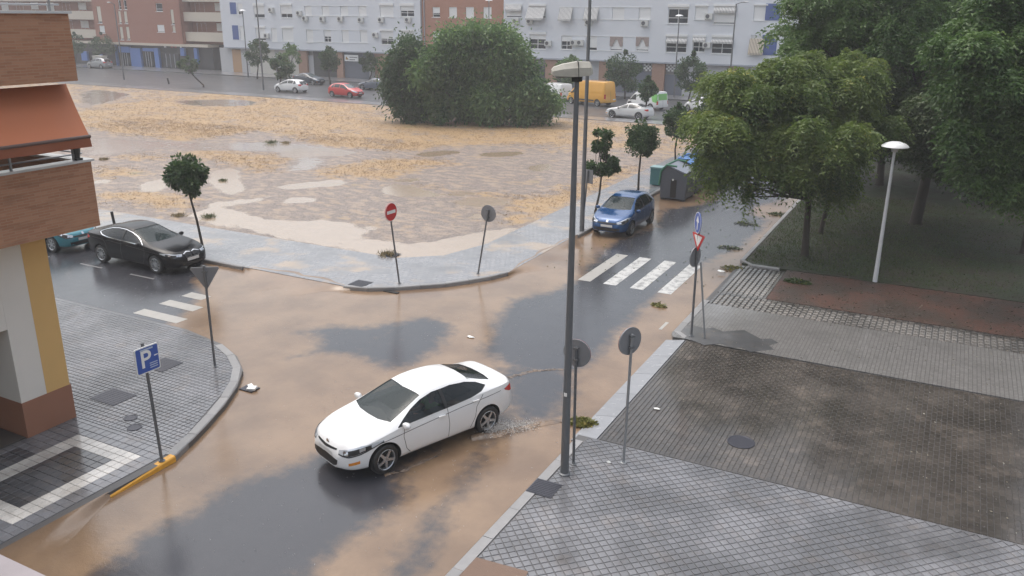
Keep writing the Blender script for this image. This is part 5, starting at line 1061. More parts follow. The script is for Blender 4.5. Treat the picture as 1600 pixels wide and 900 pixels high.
for z in (-.10, -.145, -.19): plate(cc, n, [(.03, z - .010), (.21, z - .010), (.21, z + .010), (.03, z + .010)], .003, .0175).build('small_lettering', simple('sign_pale_blue', (.42, .50, .62), .4), f)
plate(cc, n, [(.15, .02), (.235, .028), (.235, .045), (.15, .045)], .003, .0175).build('small_arrow', M_SWHITE, f)
# three-sign post at the park crossing and its leaning stay
b = base_of(1080, 525, .14); tp = onD(1094, 334, b.x, b.y); t = thing('sign_post', 'post with blue disc, yield triangle and a turned round sign at the park crossing', 'sign'); post(t, b, tp, .035)
nn = (-.66, -.745); n_, a = frame(nn)
c1 = onD(1094.5, 348, b.x, b.y) + Vector(frame((-.45, -.89))[0]) * 0; n1 = (-.85, -.52)
f = plate(c1 + frame(n1)[0] * .07, n1, disc(.30), .02).build('blue_disc', M_SBLUE, t); q = c1 + frame(n1)[0] * .07
plate(q, n1, [(-.03, -.2), (.03, -.2), (.03, .02), (.12, .02), (0, .2), (-.12, .02), (-.03, .02)], .004, .013).build('white_arrow', M_SWHITE, f); ringplate(q, n1, .28, .30, 0, .0125).build('rim', M_SWHITE, f)
c2 = onD(1096, 374, b.x, b.y); f = plate(c2 + n_ * .10, nn, inset(TRI, .68), .02).build('yield_triangle', M_SRED, t); plate(c2 + n_ * .10 + Vector((0, 0, .012)), nn, inset(TRI, .44), .004, .013).build('white_field', M_SWHITE, f)
c3 = onD(1089, 402, b.x, b.y); n3_ = (-.97, .25); f = plate(c3 + frame(n3_)[0] * .055, n3_, disc(.29), .02).build('turned_disc', M_BACK, t); ringplate(c3 + frame(n3_)[0] * .055, n3_, .26, .29, 0, .0125).build('blue_rim', M_SBLUE, f)
b2 = base_of(1101, 528, .14); t2 = onD(1095, 410, b.x, b.y); o = MB().tube([b2, b2.lerp(t2, .5), t2], .028, 10).build('leaning_stay', simple('pale_post', (.30, .31, .32), .35, .4), None, True, 50); tag(o, 'thin pale pole leaning against the three sign post', 'pole')
# grey panel sign by the kerb
b = base_of(910, 358); c = onD(918, 276, b.x, b.y); t = thing('panel_sign', 'grey back of a rectangular sign on a thin post behind the tall lamp', 'sign'); post(t, b, b + (c - b) * 1.12, .03); n_, a = frame((.35, .94)); plate(c + n_ * .05, (.35, .94), [(-.26, -.29), (.26, -.29), (.26, .29), (-.26, .29)], .025).build('panel', M_BACK, t); plate(c + n_ * .05, (.35, .94), rr(.25, .28, .02), .004, .015).build('face', M_SWHITE, t)
# tall lamp in the foreground
lx, ly = G(882, 740, .13); zt = zat(lx, ly, 122); t = thing('street_lamp', 'tall foreground street lamp with a dirty box shaped lantern', 'street lamp', (lx, ly, .13)); zt -= .13
MB().lathe([(.12, 0), (.12, .02), (.088, .04), (.085, .3), (.083, 1.2), (.079, 1.25), (.060, zt * .6), (.042, zt)], 20).build('pole', M_POLED, t, True, 40)
dd = MB().box(-.045, .045, .078, .088, .45, .85); dd.build('access_door', M_POLED, t)
MB().box(-.03, .03, -.082, -.07, 1.75, 1.82).build('sticker', M_SWHITE, t)
lan = MB(); sec = [(.26, .10, .0, .12), (.22, .15, -.02, .20), (.0, .165, -.03, .22), (-.25, .15, -.01, .19), (-.40, .12, .0, .15), (-.44, .09, .03, .11)]
V = []
for x, w, z0, z1 in sec: V += [(x, -w, z0), (x, w, z0), (x, w * 1.0, z0 + (z1 - z0) * .6), (x, w * .55, z1), (x, -w * .55, z1), (x, -w, z0 + (z1 - z0) * .6)]
lan.add(V, [(i * 6 + k, i * 6 + (k + 1) % 6, i * 6 + 6 + (k + 1) % 6, i * 6 + 6 + k) for i in range(len(sec) - 1) for k in range(6)] + [tuple(range(5, -1, -1)), tuple((len(sec) - 1) * 6 + k for k in range(6))]); lan.f = [q[::-1] for q in lan.f]
hd_ = lan.build('lantern', simple('weathered_cream_housing', (.40, .38, .33), .6, var=.3, scale=7), t); hd_.location = (0, 0, zt + .06); hd_.rotation_euler = (0, -.06, .55)
MB().box(-.38, .06, -.11, .11, -.035, -.012).build('diffuser', simple('dirty_glass', (.22, .22, .20), .4), hd_); MB().box(-.07, .07, -.07, .07, zt - .06, zt + .06).build('neck', M_BLACK, t); MB().box(.0, .012, -.166, .166, -.03, .225).build('seam', M_BLACK, hd_)
# lamps further away
def lamp(label, u, v, h, r, arm=None, globe=False, mt=None, z=.13, name='street_lamp'):
    x, y = G(u, v, z); t = thing(name, label, 'street lamp', (x, y, z))
    MB().tube([(0, 0, 0), (0, 0, h * .3), (0, 0, h)], [r * 1.25, r, r * .7], 12).build('pole', mt or M_POLE, t, True, 50)
    if arm:
        ax, ay = arm; MB().tube([(0, 0, h - .05), (ax * .5, ay * .5, h + .12), (ax, ay, h + .15)], r * .45, 8).build('arm', mt or M_POLE, t, True); m = MB(); a_ = math.atan2(ay, ax)
        m.lathe([(.01, -.05), (.13, -.03), (.15, .02), (.08, .07), (.01, .08)], 12); m.v = [(p[0] * 2.0, p[1], p[2]) for p in m.v]; o = m.build('luminaire', simple('luminaire_grey', (.45, .45, .45), .4), t, True); o.location = (ax, ay, h + .17); o.rotation_euler.z = a_
    if globe:
        MB().lathe([(.03, h - .1), (.10, h - .02), (.42, h - .02), (.44, h + .0), (.42, h + .03), (.33, h + .10), (.17, h + .155), (.01, h + .17)], 24).build('shade', simple('white_enamel_shade', (.76, .77, .78), .3), t, True, 50); MB().lathe([(.09, h - .18), (.12, h - .08), (.10, h - .02)], 14).build('lamp_glass', simple('frosted_glass', (.5, .5, .5), .3), t, True)
    return t
x, y = G(1367, 440, .12); lamp('white park lamp with a shallow dome shade at the edge of the trees', 1367, 440, zat(x, y, 229) - .12, .065, None, True, simple('white_enamel_pole', (.62, .63, .65), .35, var=.15, scale=9), .12, 'park_lamp')
lamp('tall grey lamp post rising behind the foreground lamp on the waste ground kerb', 909, 361, 10.6, .085, (.9, -.3))
lamp('thin grey lamp post beside the white hatchback on the far street', 412, 141, 11.5, .09, (.3, -1.2)); lamp('thin lamp post in front of the cream roller doors of the grey block', 388, 121, 8.8, .08, None, True)
x, y = G(1053, 152); lamp('lamp post with a white top before the grey garage doors', 1053, 152, zat(x, y, 27), .07, None, True); x, y = G(1137, 161); lamp('tall lamp post with a flat head rising behind the nearest park tree', 1137, 161, zat(x, y, 8), .09, (.9, .4)); lamp('lamp post before the blue shopfronts', 194, 125, 9.5, .08, (.3, -1))
lamp('lamp post whose head shows above the big bush against the brick gable', 764, 140, zat(*G(764, 140), 3), .07, None, True)
# stubs
for u, v, v1, lean, lb in ((181, 360, 330, -.10, 'short dark stump of a post on the pavement behind the black sedan'), (264, 131, 122, -.15, 'short dark leaning post at the far edge of the waste ground')):
    x, y = G(u, v, .13); h = max(.7, zat(x, y, v1) - .13); o = MB().tube([(0, 0, 0), (lean * .5, 0, h * .5), (lean, 0, h)], .06 if v > 200 else .1, 10).build('post_stump', simple('dark_post', (.03, .028, .028), .6), None, True, 50); o.location = (x, y, .1); tag(o, lb, 'bollard')
# waste containers
M_BIN = simple('grey_container_plastic', (.075, .085, .105), .5, var=.12, scale=3, bump=.1); M_BINT = simple('grey_container_lid', (.20, .22, .27), .4); M_BGRN = simple('green_plastic', (.04, .16, .10), .5); M_BBLU = simple('blue_plastic_lid', (.07, .20, .48), .4)
def container(label, x, y, w, dp, h, lidm, arcm, bodym=None, rz=0.):
    t = thing('waste_container', label, 'container', (x, y, .0), rz, 'recycling and waste containers at the kerb')
    pr = [(-w / 2 + .03, .1), (w / 2 - .06, .1), (w / 2, h * .72), (w * .44, h * .80), (-w * .30, h), (-w / 2, h * .78)]
    n = len(pr); V = [(a, -dp / 2, b) for a, b in pr] + [(a, dp / 2, b) for a, b in pr]
    MB().add(V, [tuple(range(n)), tuple(range(2 * n - 1, n - 1, -1))] + [(i, n + i, n + (i + 1) % n, (i + 1) % n) for i in range(n)]).build('body', bodym or M_BIN, t)
    a0, a1 = Vector((w * .46, 0, h * .815)), Vector((-w * .30, 0, h * 1.02)); d = (a1 - a0); nn_ = Vector((-d.z, 0, d.x)).normalized() * -1
    MB().obox((a0 + a1) / 2 + Vector((0, 0, .02)), d / 2, (0, dp / 2 + .03, 0), nn_ * .025).build('lid', lidm, t)
    m = MB()
    for yy in (-dp / 2 - .03, dp / 2 + .03): m.tube([(-w / 2 - .05, yy, .75), (-w / 2 + .02, yy, h * .85), (-w * .28, yy, h * 1.04), (w * .1, yy, h * 1.02)], .055, 8)
    m.tube([(-w * .28, -dp / 2 - .03, h * 1.04), (-w * .28, dp / 2 + .03, h * 1.04)], .06, 8); m.build('lifting_frame', arcm, t, True)
    MB().box(-w * .10, w * .12, -dp / 2 - .012, -dp / 2 - .002, .15, h * .62).build('front_rib', M_BLACK, t); MB().lathe([(.01, 0), (.05, 0), (.05, .02), (.01, .02)], 12, (-w * .02, -dp / 2 - .035, h * .62), 'y').build('catch', M_SWHITE, t)
    for sx in (-w / 2 + .15, w / 2 - .18):
        for sy in (-dp / 2 + .15, dp / 2 - .15): MB().box(sx - .1, sx + .1, sy - .1, sy + .1, 0, .1).build('foot', M_BLACK, t)
    return t
container('nearest grey waste container with a green lifting frame at the kerb', -12.12, 41.65, 1.38, 1.7, 1.72, M_BINT, M_BGRN)
container('waste container with a bright blue lid behind the grey one', -12.15, 43.75, 1.38, 1.7, 1.75, M_BBLU, M_BBLU)
container('farthest dark waste container half hidden under the tree branches', -12.0, 46.6, 1.38, 1.8, 1.72, M_BIN, M_BIN)
x, y = G(1026, 289, .13); t = thing('litter_bin', 'small teal box bin on the pavement left of the grey container', 'bin', (x, y, .13)); MB().box(-.3, .3, -.3, .3, .05, .95).build('body', simple('teal_metal', (.05, .16, .17), .5), t); MB().box(-.33, .33, -.33, .33, .95, 1.02).build('lid', simple('pale_teal', (.20, .32, .33), .5), t); MB().box(-.2, .2, -.2, .2, 0, .05).build('foot', M_BLACK, t)
x, y = G(176, 105); t = thing('white_bin', 'small pale box bin left of the blue shopfront', 'bin', (x + 1.0, 91.9, .14)); MB().box(-1.1, 1.1, -.5, .5, 0, 1.7).build('body', simple('pale_box', (.5, .48, .44), .6), t); MB().box(-1.15, 1.15, -.55, .55, 1.7, 1.8).build('lid', simple('pale_box', (.5, .48, .44), .6), t)
# road gullies and litter
x, y = G(612, 455, .03); tag(MB().box(x - .28, x + .28, y - .10, y + .05, .0, .03).build('gully', simple('gully_dark', (.012, .012, .012), .5), None), 'dark storm drain mouth under the waste ground kerb', 'drain')
x, y = G(390, 607, .02); t = thing('clogged_gully', 'clogged street drain with litter beside the curved kerb', 'drain', (x, y, 0)); MB().box(-.2, .2, -.15, .15, .0, .03).build('grate', M_IRON, t); m = MB(); m.obox((.1, -.02, .06), (.11, .03, .01), (-.02, .07, .01), (0, 0, .025)); m.obox((-.05, .08, .05), (.07, -.04, .0), (.03, .05, .01), (0, 0, .02)); m.build('litter', M_SWHITE, t)
def litter(label, u, v, z, s):
    x, y = G(u, v, z); m = MB(); V = [(math.cos(a) * s * random.uniform(.7, 1.2), math.sin(a) * s * .6 * random.uniform(.7, 1.2), random.uniform(0, .03)) for a in np.linspace(0, 6.28, 9)[:-1]] + [(0, 0, .05)]
    m.add(V, [(i, (i + 1) % 8, 8) for i in range(8)]); o = m.build('litter', M_SWHITE, None); o.location = (x, y, z + .004); tag(o, label, 'litter')
litter('white scrap of paper floating in the middle of the junction', 735, 527, .004, .12); litter('white scrap of litter on the dark paved driveway', 1027, 640, .12, .09); litter('white scrap of litter on the tiles between the two sign posts', 951, 723, .131, .06); litter('white scrap on the flooded crossing kerb beside branches', 1127, 424, .09, .16)
# ------------------------------------------------------------------ vegetation
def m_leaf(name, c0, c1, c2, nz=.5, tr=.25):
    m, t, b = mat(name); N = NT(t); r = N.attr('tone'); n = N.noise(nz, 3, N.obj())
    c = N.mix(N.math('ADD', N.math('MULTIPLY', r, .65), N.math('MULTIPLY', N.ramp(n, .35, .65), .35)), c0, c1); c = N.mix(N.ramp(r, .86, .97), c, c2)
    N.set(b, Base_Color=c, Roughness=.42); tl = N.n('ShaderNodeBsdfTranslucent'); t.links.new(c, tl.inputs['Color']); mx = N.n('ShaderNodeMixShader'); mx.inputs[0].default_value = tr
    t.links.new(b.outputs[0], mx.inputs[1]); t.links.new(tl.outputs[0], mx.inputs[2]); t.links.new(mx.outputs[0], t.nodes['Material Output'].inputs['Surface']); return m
M_BARK = simple('wet_dark_bark', (.045, .034, .026), .7, var=.35, scale=9, bump=.6)
L_ORANGE = m_leaf('glossy_dark_leaf', (.022, .055, .018), (.070, .130, .036), (.12, .18, .055), .9, .4); L_FAR = m_leaf('far_street_leaf', (.026, .062, .024), (.075, .135, .048), (.11, .17, .065), .6, .4)
L_ROB = m_leaf('yellowing_pinnate_leaf', (.058, .115, .028), (.21, .27, .06), (.42, .40, .09), .45, .45); L_ROBD = m_leaf('deep_green_pinnate_leaf', (.038, .090, .022), (.15, .245, .060), (.23, .33, .085), .35, .4); L_ROBM = m_leaf('dusky_pinnate_leaf', (.032, .062, .020), (.085, .12, .034), (.16, .15, .04), .4, .3)
L_BUSH = m_leaf('bush_leaf', (.038, .090, .030), (.19, .31, .095), (.26, .37, .13), .22, .45); L_DARK = m_leaf('dark_bush_leaf', (.024, .056, .022), (.075, .14, .05), (.11, .18, .065), .3, .4)
def unit(v): return v / np.maximum(np.linalg.norm(v, axis=1, keepdims=True), 1e-9)
def leaf_mesh(name, P, D, length, width, material, rng, tone=None, tri=False):
    n = len(P); D = unit(D); R_ = unit(np.cross(D, unit(rng.normal(size=(n, 3))))); L = length * rng.uniform(.7, 1.3, (n, 1)); Wd = width * rng.uniform(.7, 1.3, (n, 1))
    kk = 3 if tri else 4; st = [P, P + D * L * .55 + R_ * Wd * .75, P + D * L - R_ * Wd * .25] if tri else [P, P + D * L * .5 + R_ * Wd * .5, P + D * L, P + D * L * .5 - R_ * Wd * .5]
    V = np.stack(st, 1).reshape(-1, 3); Fq = np.arange(kk * n).reshape(n, kk)
    me = mesh_np(name, V, Fq, kk); me.materials.append(material); at = me.attributes.new('tone', 'FLOAT', 'FACE'); at.data.foreach_set('value', (rng.random(n) if tone is None else tone).astype(np.float32)); return me
def clumps_in(rng, C, rad, K, fill=.55):
    d = unit(rng.normal(size=(K, 3))); r = rng.uniform(fill, 1, (K, 1)) ** .6; return np.array(C) + d * r * np.array(rad) * .92
def limbs(m, base, fork, tips, r0, rng, trunk_pts=None):
    base, fork = Vector(base), Vector(fork); mid = base.lerp(fork, .5) + Vector((rng.normal() * .04, rng.normal() * .04, 0)); m.tube([base - Vector((0, 0, .1)), base + Vector((0, 0, .15)), mid, fork], [r0 * 1.35, r0 * 1.05, r0 * .9, r0 * .75], 10)
    for tpt in tips:
        tpt = Vector(tpt); a = fork.lerp(tpt, .4) + Vector((rng.normal() * .12, rng.normal() * .12, abs(rng.normal()) * .15)); m.tube([fork - Vector((0, 0, .1)), a, tpt], [r0 * .5, r0 * .3, r0 * .08], 6)
def round_tree(label, base, crown_px, lean_px=None, nleaf=3500, leaf=.13, material=None, seed=1, K=22, r0=.055, name='street_tree', group='small street trees', z=.13, top_shoot=0., two=None):
    rng = np.random.default_rng(seed); x, y = G(*base, z); t = thing(name, label, 'tree', (x, y, z), 0, group)
    parts = [crown_px] + ([two] if two else []); P, D = [], []; tips = []; o = np.array([x, y, z])
    for cp in parts:
        x0, y0, x1, y1 = cp; a, b_ = onD((x0 + x1) / 2, y0, x, y), onD((x0 + x1) / 2, y1, x, y); l, r = onD(x0, (y0 + y1) / 2, x, y), onD(x1, (y0 + y1) / 2, x, y); C = np.array((a + b_) / 2) - o; rx = (r - l).length / 2; rz = (a.z - b_.z) / 2
        cl = clumps_in(rng, C, (rx, rx, rz), K if cp is crown_px else K // 2, .45); nn_ = int(nleaf if cp is crown_px else nleaf * .5); ci = rng.integers(0, len(cl), nn_); cr = np.minimum(rx, rz) * rng.uniform(.18, .46, len(cl))
        d = unit(rng.normal(size=(nn_, 3))); p = cl[ci] + d * cr[ci][:, None] * (rng.random((nn_, 1)) ** .4) * np.array([1, 1, .85]); P.append(p); D.append(d * .8 + rng.normal(size=(nn_, 3)) * .5 + np.array([0, 0, -.25])); tips += [tuple(c) for c in cl[:9]]
        lowC = C - np.array([0, 0, rz * .8])
        if cp is crown_px: fk = lowC
    if two: fk = (np.array(fk) if parts[0][3] > parts[1][3] else lowC)
    if top_shoot:
        n_ = nleaf // 12; p = np.array(tips[0]) * 0 + C + np.array([0, 0, rz]) + rng.normal(size=(n_, 3)) * np.array([.12, .12, .25]) * top_shoot; P.append(p); D.append(rng.normal(size=(n_, 3)))
    me = leaf_mesh('crown', np.concatenate(P), np.concatenate(D), leaf, leaf * .55, material or L_ORANGE, rng); link(bpy.data.objects.new('crown', me), t)
    m = MB(); limbs(m, (0, 0, 0), tuple(fk), tips, r0, rng); m.build('trunk', M_BARK, t, True, 60); return t
round_tree('small round tree at the kerb behind the front of the black sedan', (317, 390), (262, 242, 322, 306), None, 5200, .14, None, 11, 38, .05, group='kerbside trees round the waste ground')
round_tree('tree with two tiered crowns beside the blue hatchback', (930, 335), (914, 240, 967, 276), None, 3200, .14, None, 12, 18, .055, top_shoot=0., two=(916, 200, 958, 240), group='kerbside trees round the waste ground')
round_tree('round crowned tree rising behind the blue hatchback', (997, 300), (978, 190, 1027, 246), None, 5000, .15, None, 13, 38, .06, group='kerbside trees round the waste ground')
round_tree('round crowned tree behind the waste containers', (1055, 252), (1036, 166, 1082, 222), None, 4600, .16, None, 14, 24, .06, top_shoot=.3, group='kerbside trees round the waste ground')
round_tree('farther kerbside tree touching the left edge of the park trees', (1103, 218), (1084, 152, 1124, 206), None, 3800, .17, None, 15, 22, .06, group='kerbside trees round the waste ground')
FG = 'street trees along the far street'
for i, (lb, bs, cr, n_, mt, ts) in enumerate((('dark round tree left of the cream roller doors', (402, 122), (383, 64, 422, 103), 2600, L_FAR, .5), ('light green street tree before the cream roller door', (447, 122), (432, 70, 472, 104), 2400, L_BUSH, .6), ('low round tree directly beside the white hatchback on the far street', (437, 137), (421, 90, 456, 122), 2400, L_FAR, .4), ('round street tree before the dark shopfront', (516, 131), (492, 75, 534, 112), 2800, L_FAR, .6), ('dark street tree before the slate garage left of the big bush', (578, 124), (560, 82, 602, 112), 2400, L_FAR, .4),
    ('light street tree just behind the foreground lantern', (890, 146), (872, 88, 912, 130), 2400, L_BUSH, .4), ('large round street tree right of the yellow van', (976, 153), (948, 82, 1004, 140), 3600, L_FAR, 1.), ('large round street tree before the pale garage doors', (1075, 160), (1058, 84, 1106, 145), 3600, L_FAR, 1.), ('young sparse tree in front of the small green and white van', (1009, 184), (998, 122, 1025, 162), 1500, L_FAR, 1.), ('leaning small tree at the far left edge of the waste ground', (318, 135), (280, 90, 309, 113), 1500, L_FAR, .3),
    ('dark tree left of the silver off-road car', (118, 104), (104, 52, 132, 88), 1800, L_DARK, .3), ('dark tree behind the silver off-road car', (158, 103), (140, 52, 180, 88), 2200, L_DARK, .3), ('dark tree behind the white flatbed truck', (330, 103), (308, 60, 348, 96), 2200, L_DARK, .3))):
    round_tree(lb, bs, cr, None, n_, .26, mt, 30 + i, 20, .09, group=FG, top_shoot=ts * .35)
# the big bush standing on the waste ground
def big_bush(label, base, px, nleaf, leaf, material, seed, K, depth, name='large_bush'):
    rng = np.random.default_rng(seed); x, y = G(*base, .1); t = thing(name, label, 'tree', (x, y, .1)); o = np.array([x, y, .1]); cl = []; rr_ = []
    for (u, v, r) in px:
        c = onD(u, v, x, y); dd_ = rng.uniform(-depth, depth); sc = (c.x * FH.x + c.y * FH.y) / F_PX
        for dd_ in rng.uniform(-depth, depth * .6, 3): cl.append(np.array(c) + np.array(FH) * dd_ * .8 - o); rr_.append(r * sc * rng.uniform(.5, 1.12))
    cl, rr_ = np.array(cl), np.array(rr_); w = rr_ ** 2; ci = rng.choice(len(cl), nleaf, p=w / w.sum()); d = unit(rng.normal(size=(nleaf, 3))); p = cl[ci] + d * rr_[ci][:, None] * (rng.random((nleaf, 1)) ** .35); p = p + rng.normal(size=p.shape) * .16 + d * (rng.random((nleaf, 1)) ** 9) * 1.1; p[:, 2] = np.maximum(p[:, 2], .08)
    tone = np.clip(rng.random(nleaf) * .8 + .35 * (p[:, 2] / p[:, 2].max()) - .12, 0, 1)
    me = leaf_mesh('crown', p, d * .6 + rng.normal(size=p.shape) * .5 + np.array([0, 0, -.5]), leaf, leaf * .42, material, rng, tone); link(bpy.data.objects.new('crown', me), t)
    m = MB()
    for i in range(9):
        a = rng.uniform(-1, 1, 2) * .8; tip = cl[rng.integers(0, len(cl))]; m.tube([(a[0], a[1], -.1), tuple(np.array([a[0], a[1], 0]) * .5 + tip * .5 + rng.normal(size=3) * .3), tuple(tip)], [.16, .09, .02], 6)
    m.build('trunk', M_BARK, t, True, 60); return t
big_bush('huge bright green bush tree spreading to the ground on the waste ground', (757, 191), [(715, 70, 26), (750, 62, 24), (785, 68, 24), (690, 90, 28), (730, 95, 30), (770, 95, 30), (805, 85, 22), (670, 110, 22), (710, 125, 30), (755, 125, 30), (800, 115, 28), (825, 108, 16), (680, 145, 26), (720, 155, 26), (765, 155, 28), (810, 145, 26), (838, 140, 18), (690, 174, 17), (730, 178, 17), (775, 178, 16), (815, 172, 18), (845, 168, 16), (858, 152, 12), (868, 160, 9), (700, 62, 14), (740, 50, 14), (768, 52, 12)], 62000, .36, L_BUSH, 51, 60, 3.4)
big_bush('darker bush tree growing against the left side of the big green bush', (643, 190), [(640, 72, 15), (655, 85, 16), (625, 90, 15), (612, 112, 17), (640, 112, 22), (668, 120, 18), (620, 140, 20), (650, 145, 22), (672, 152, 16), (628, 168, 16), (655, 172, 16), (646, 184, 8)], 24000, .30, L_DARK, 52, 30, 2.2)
# park trees: pinnate fronds on spreading limbs
def park_tree(label, base, fork_h, clump_spec, nf, flen, material, seed, r0, leafn=6, ll=.15, z=.12, group='trees in the park', tip_down=.7, extra=None):
    rng = np.random.default_rng(seed); x, y = base; t = thing('park_tree', label, 'tree', (x, y, z), 0, group); cl, rad = [], []
    for (dx, dy, dz, r) in clump_spec:
        for _ in range(6): cl.append((dx + rng.normal() * r * .62, dy + rng.normal() * r * .62, dz + rng.normal() * r * .45)); rad.append(r * rng.uniform(.22, .46))
    cl, rad = np.array(cl), np.array(rad); w = rad ** 2; ci = rng.choice(len(cl), nf, p=w / w.sum()); d = unit(rng.normal(size=(nf, 3)) * np.array([1, 1, .8]) + np.array([0, 0, .25])); p = cl[ci] + d * rad[ci][:, None] * ((rng.random((nf, 1)) ** .45) + .9 * rng.random((nf, 1)) ** 7) * np.array([1, 1, .62])
    # flat layered tops: fronds reach outward then droop
    out = unit(d * np.array([1, 1, .25]) + rng.normal(size=(nf, 3)) * .45); k = np.linspace(0, 1, leafn); L = flen * rng.uniform(.7, 1.25, nf)
    pos = p[:, None, :] + out[:, None, :] * (L[:, None] * k[None])[:, :, None] + np.array([0, 0, -1.0]) * (L[:, None] * tip_down * (k ** 2)[None])[:, :, None]
    side = unit(np.cross(out, np.array([0, 0, 1.]) + rng.normal(size=(nf, 3)) * .1)); P_, D_ = [], []
    for sg in (-1, 1): P_.append(pos.reshape(-1, 3)); D_.append((side[:, None, :] * sg * .8 + out[:, None, :] * .55 + np.array([0, 0, -.55]) + rng.normal(size=pos.shape) * .15).reshape(-1, 3))
    tn = np.repeat(np.clip(rng.random(nf) * .6 + .36 * (d[:, 2] + .15), 0, 1), leafn); tn = np.concatenate([tn, tn]); PP = np.concatenate(P_); PP[:, 2] = np.maximum(PP[:, 2], .1)  # upward-facing fronds get lighter tones, top light put into the leaf colour
    me = leaf_mesh('crown', PP, np.concatenate(D_), ll, ll * .40, material, rng, tn, True); link(bpy.data.objects.new('crown', me), t)
    m = MB(); tips = [tuple(c) for c in cl[::6]]; fk = (rng.normal() * .15, rng.normal() * .15, fork_h); limbs(m, (0, 0, 0), fk, tips, r0, rng)
    for c in cl[1::3]:
        c0 = Vector(cl[0]); m.tube([Vector(fk).lerp(Vector(c), .45), Vector(fk).lerp(Vector(c), .75) + Vector((0, 0, .2)), Vector(c)], [r0 * .22, r0 * .14, r0 * .04], 5)
    m.build('trunk', M_BARK, t, True, 60); return t
T1 = G(1257, 400, .12)
def spec_px(base, lst):
    out = []
    for u, v, r, dd_ in lst:
        c = onD(u, v, base[0], base[1]) + FH * dd_; c2 = onD(u, v, base[0] + FH.x * dd_, base[1] + FH.y * dd_); sc = ((base[0] + FH.x * dd_) * FH.x + (base[1] + FH.y * dd_) * FH.y) / F_PX; out.append((c2.x - base[0], c2.y - base[1], c2.z - .12, r * sc))
    return out
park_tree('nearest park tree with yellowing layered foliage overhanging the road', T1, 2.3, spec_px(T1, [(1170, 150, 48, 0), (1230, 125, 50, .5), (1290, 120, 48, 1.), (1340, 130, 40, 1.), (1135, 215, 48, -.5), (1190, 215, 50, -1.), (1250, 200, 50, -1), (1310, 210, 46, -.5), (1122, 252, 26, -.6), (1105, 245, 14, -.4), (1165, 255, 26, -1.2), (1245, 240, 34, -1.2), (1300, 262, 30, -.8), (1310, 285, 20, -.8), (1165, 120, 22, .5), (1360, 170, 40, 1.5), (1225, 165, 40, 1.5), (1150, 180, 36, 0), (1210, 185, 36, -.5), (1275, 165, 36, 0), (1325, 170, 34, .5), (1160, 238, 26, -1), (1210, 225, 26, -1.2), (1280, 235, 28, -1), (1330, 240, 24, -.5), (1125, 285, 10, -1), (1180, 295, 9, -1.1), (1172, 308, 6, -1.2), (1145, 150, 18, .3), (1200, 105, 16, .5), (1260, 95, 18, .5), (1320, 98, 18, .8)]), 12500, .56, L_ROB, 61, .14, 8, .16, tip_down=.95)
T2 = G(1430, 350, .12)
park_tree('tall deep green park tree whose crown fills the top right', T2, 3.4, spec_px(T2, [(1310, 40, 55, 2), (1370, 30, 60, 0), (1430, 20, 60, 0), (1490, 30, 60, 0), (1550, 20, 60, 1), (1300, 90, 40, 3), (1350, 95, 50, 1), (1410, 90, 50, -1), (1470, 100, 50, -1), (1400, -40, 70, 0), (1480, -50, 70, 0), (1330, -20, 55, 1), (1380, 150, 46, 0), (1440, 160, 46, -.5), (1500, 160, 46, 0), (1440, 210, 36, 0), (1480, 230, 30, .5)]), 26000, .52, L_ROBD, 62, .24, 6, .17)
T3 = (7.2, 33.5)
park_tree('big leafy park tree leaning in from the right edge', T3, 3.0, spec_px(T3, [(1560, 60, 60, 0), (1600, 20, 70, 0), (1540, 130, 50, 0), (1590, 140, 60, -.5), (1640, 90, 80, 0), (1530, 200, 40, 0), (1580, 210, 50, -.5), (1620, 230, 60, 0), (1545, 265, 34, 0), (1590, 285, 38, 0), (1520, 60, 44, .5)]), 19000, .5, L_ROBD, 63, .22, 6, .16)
T4 = G(1282, 365, .12)
park_tree('thin trunked park tree just behind the nearest one', T4, 2.8, spec_px(T4, [(1330, 150, 46, 0), (1380, 160, 46, .5), (1290, 160, 40, 1), (1350, 215, 36, 0), (1400, 215, 34, 1), (1400, 130, 40, 1)]), 13000, .45, L_ROBM, 64, .09, 6, .17)
T5 = (3.15, 37.7)
park_tree('park tree standing at the right edge behind the leaning one', T5, 3.0, spec_px(T5, [(1480, 190, 44, 0), (1530, 170, 50, 1), (1580, 180, 50, 1), (1460, 235, 34, 1), (1520, 250, 40, .5), (1580, 270, 40, .5), (1540, 110, 46, 2)]), 13000, .45, L_ROBM, 65, .11, 6, .17)
for i, (bx, by, h, lb) in enumerate(((-3.2, 50, 9.5, 'tall park tree farther back behind the thin trunked one'), (5.0, 52, 10.5, 'tall park tree farther back near the middle of the grove'), (13, 46, 10.5, 'tall park tree farther back at the right edge'), (-2.5, 61, 9.0, 'rear park tree nearest the far street corner'), (7, 64, 10, 'rear park tree at the far side of the grove'))):
    park_tree(lb, (bx, by), 3.2, [(math.cos(a) * 2.6, math.sin(a) * 2.6, h * q, 2.0) for q in (.45, .65, .82) for a in np.arange(0, 6.2, 1.25)] + [(0, 0, h * .95, 1.8)], 6000, .7, L_ROBD if i % 2 == 0 else L_ROBM, 70 + i, .2, 5, .32)
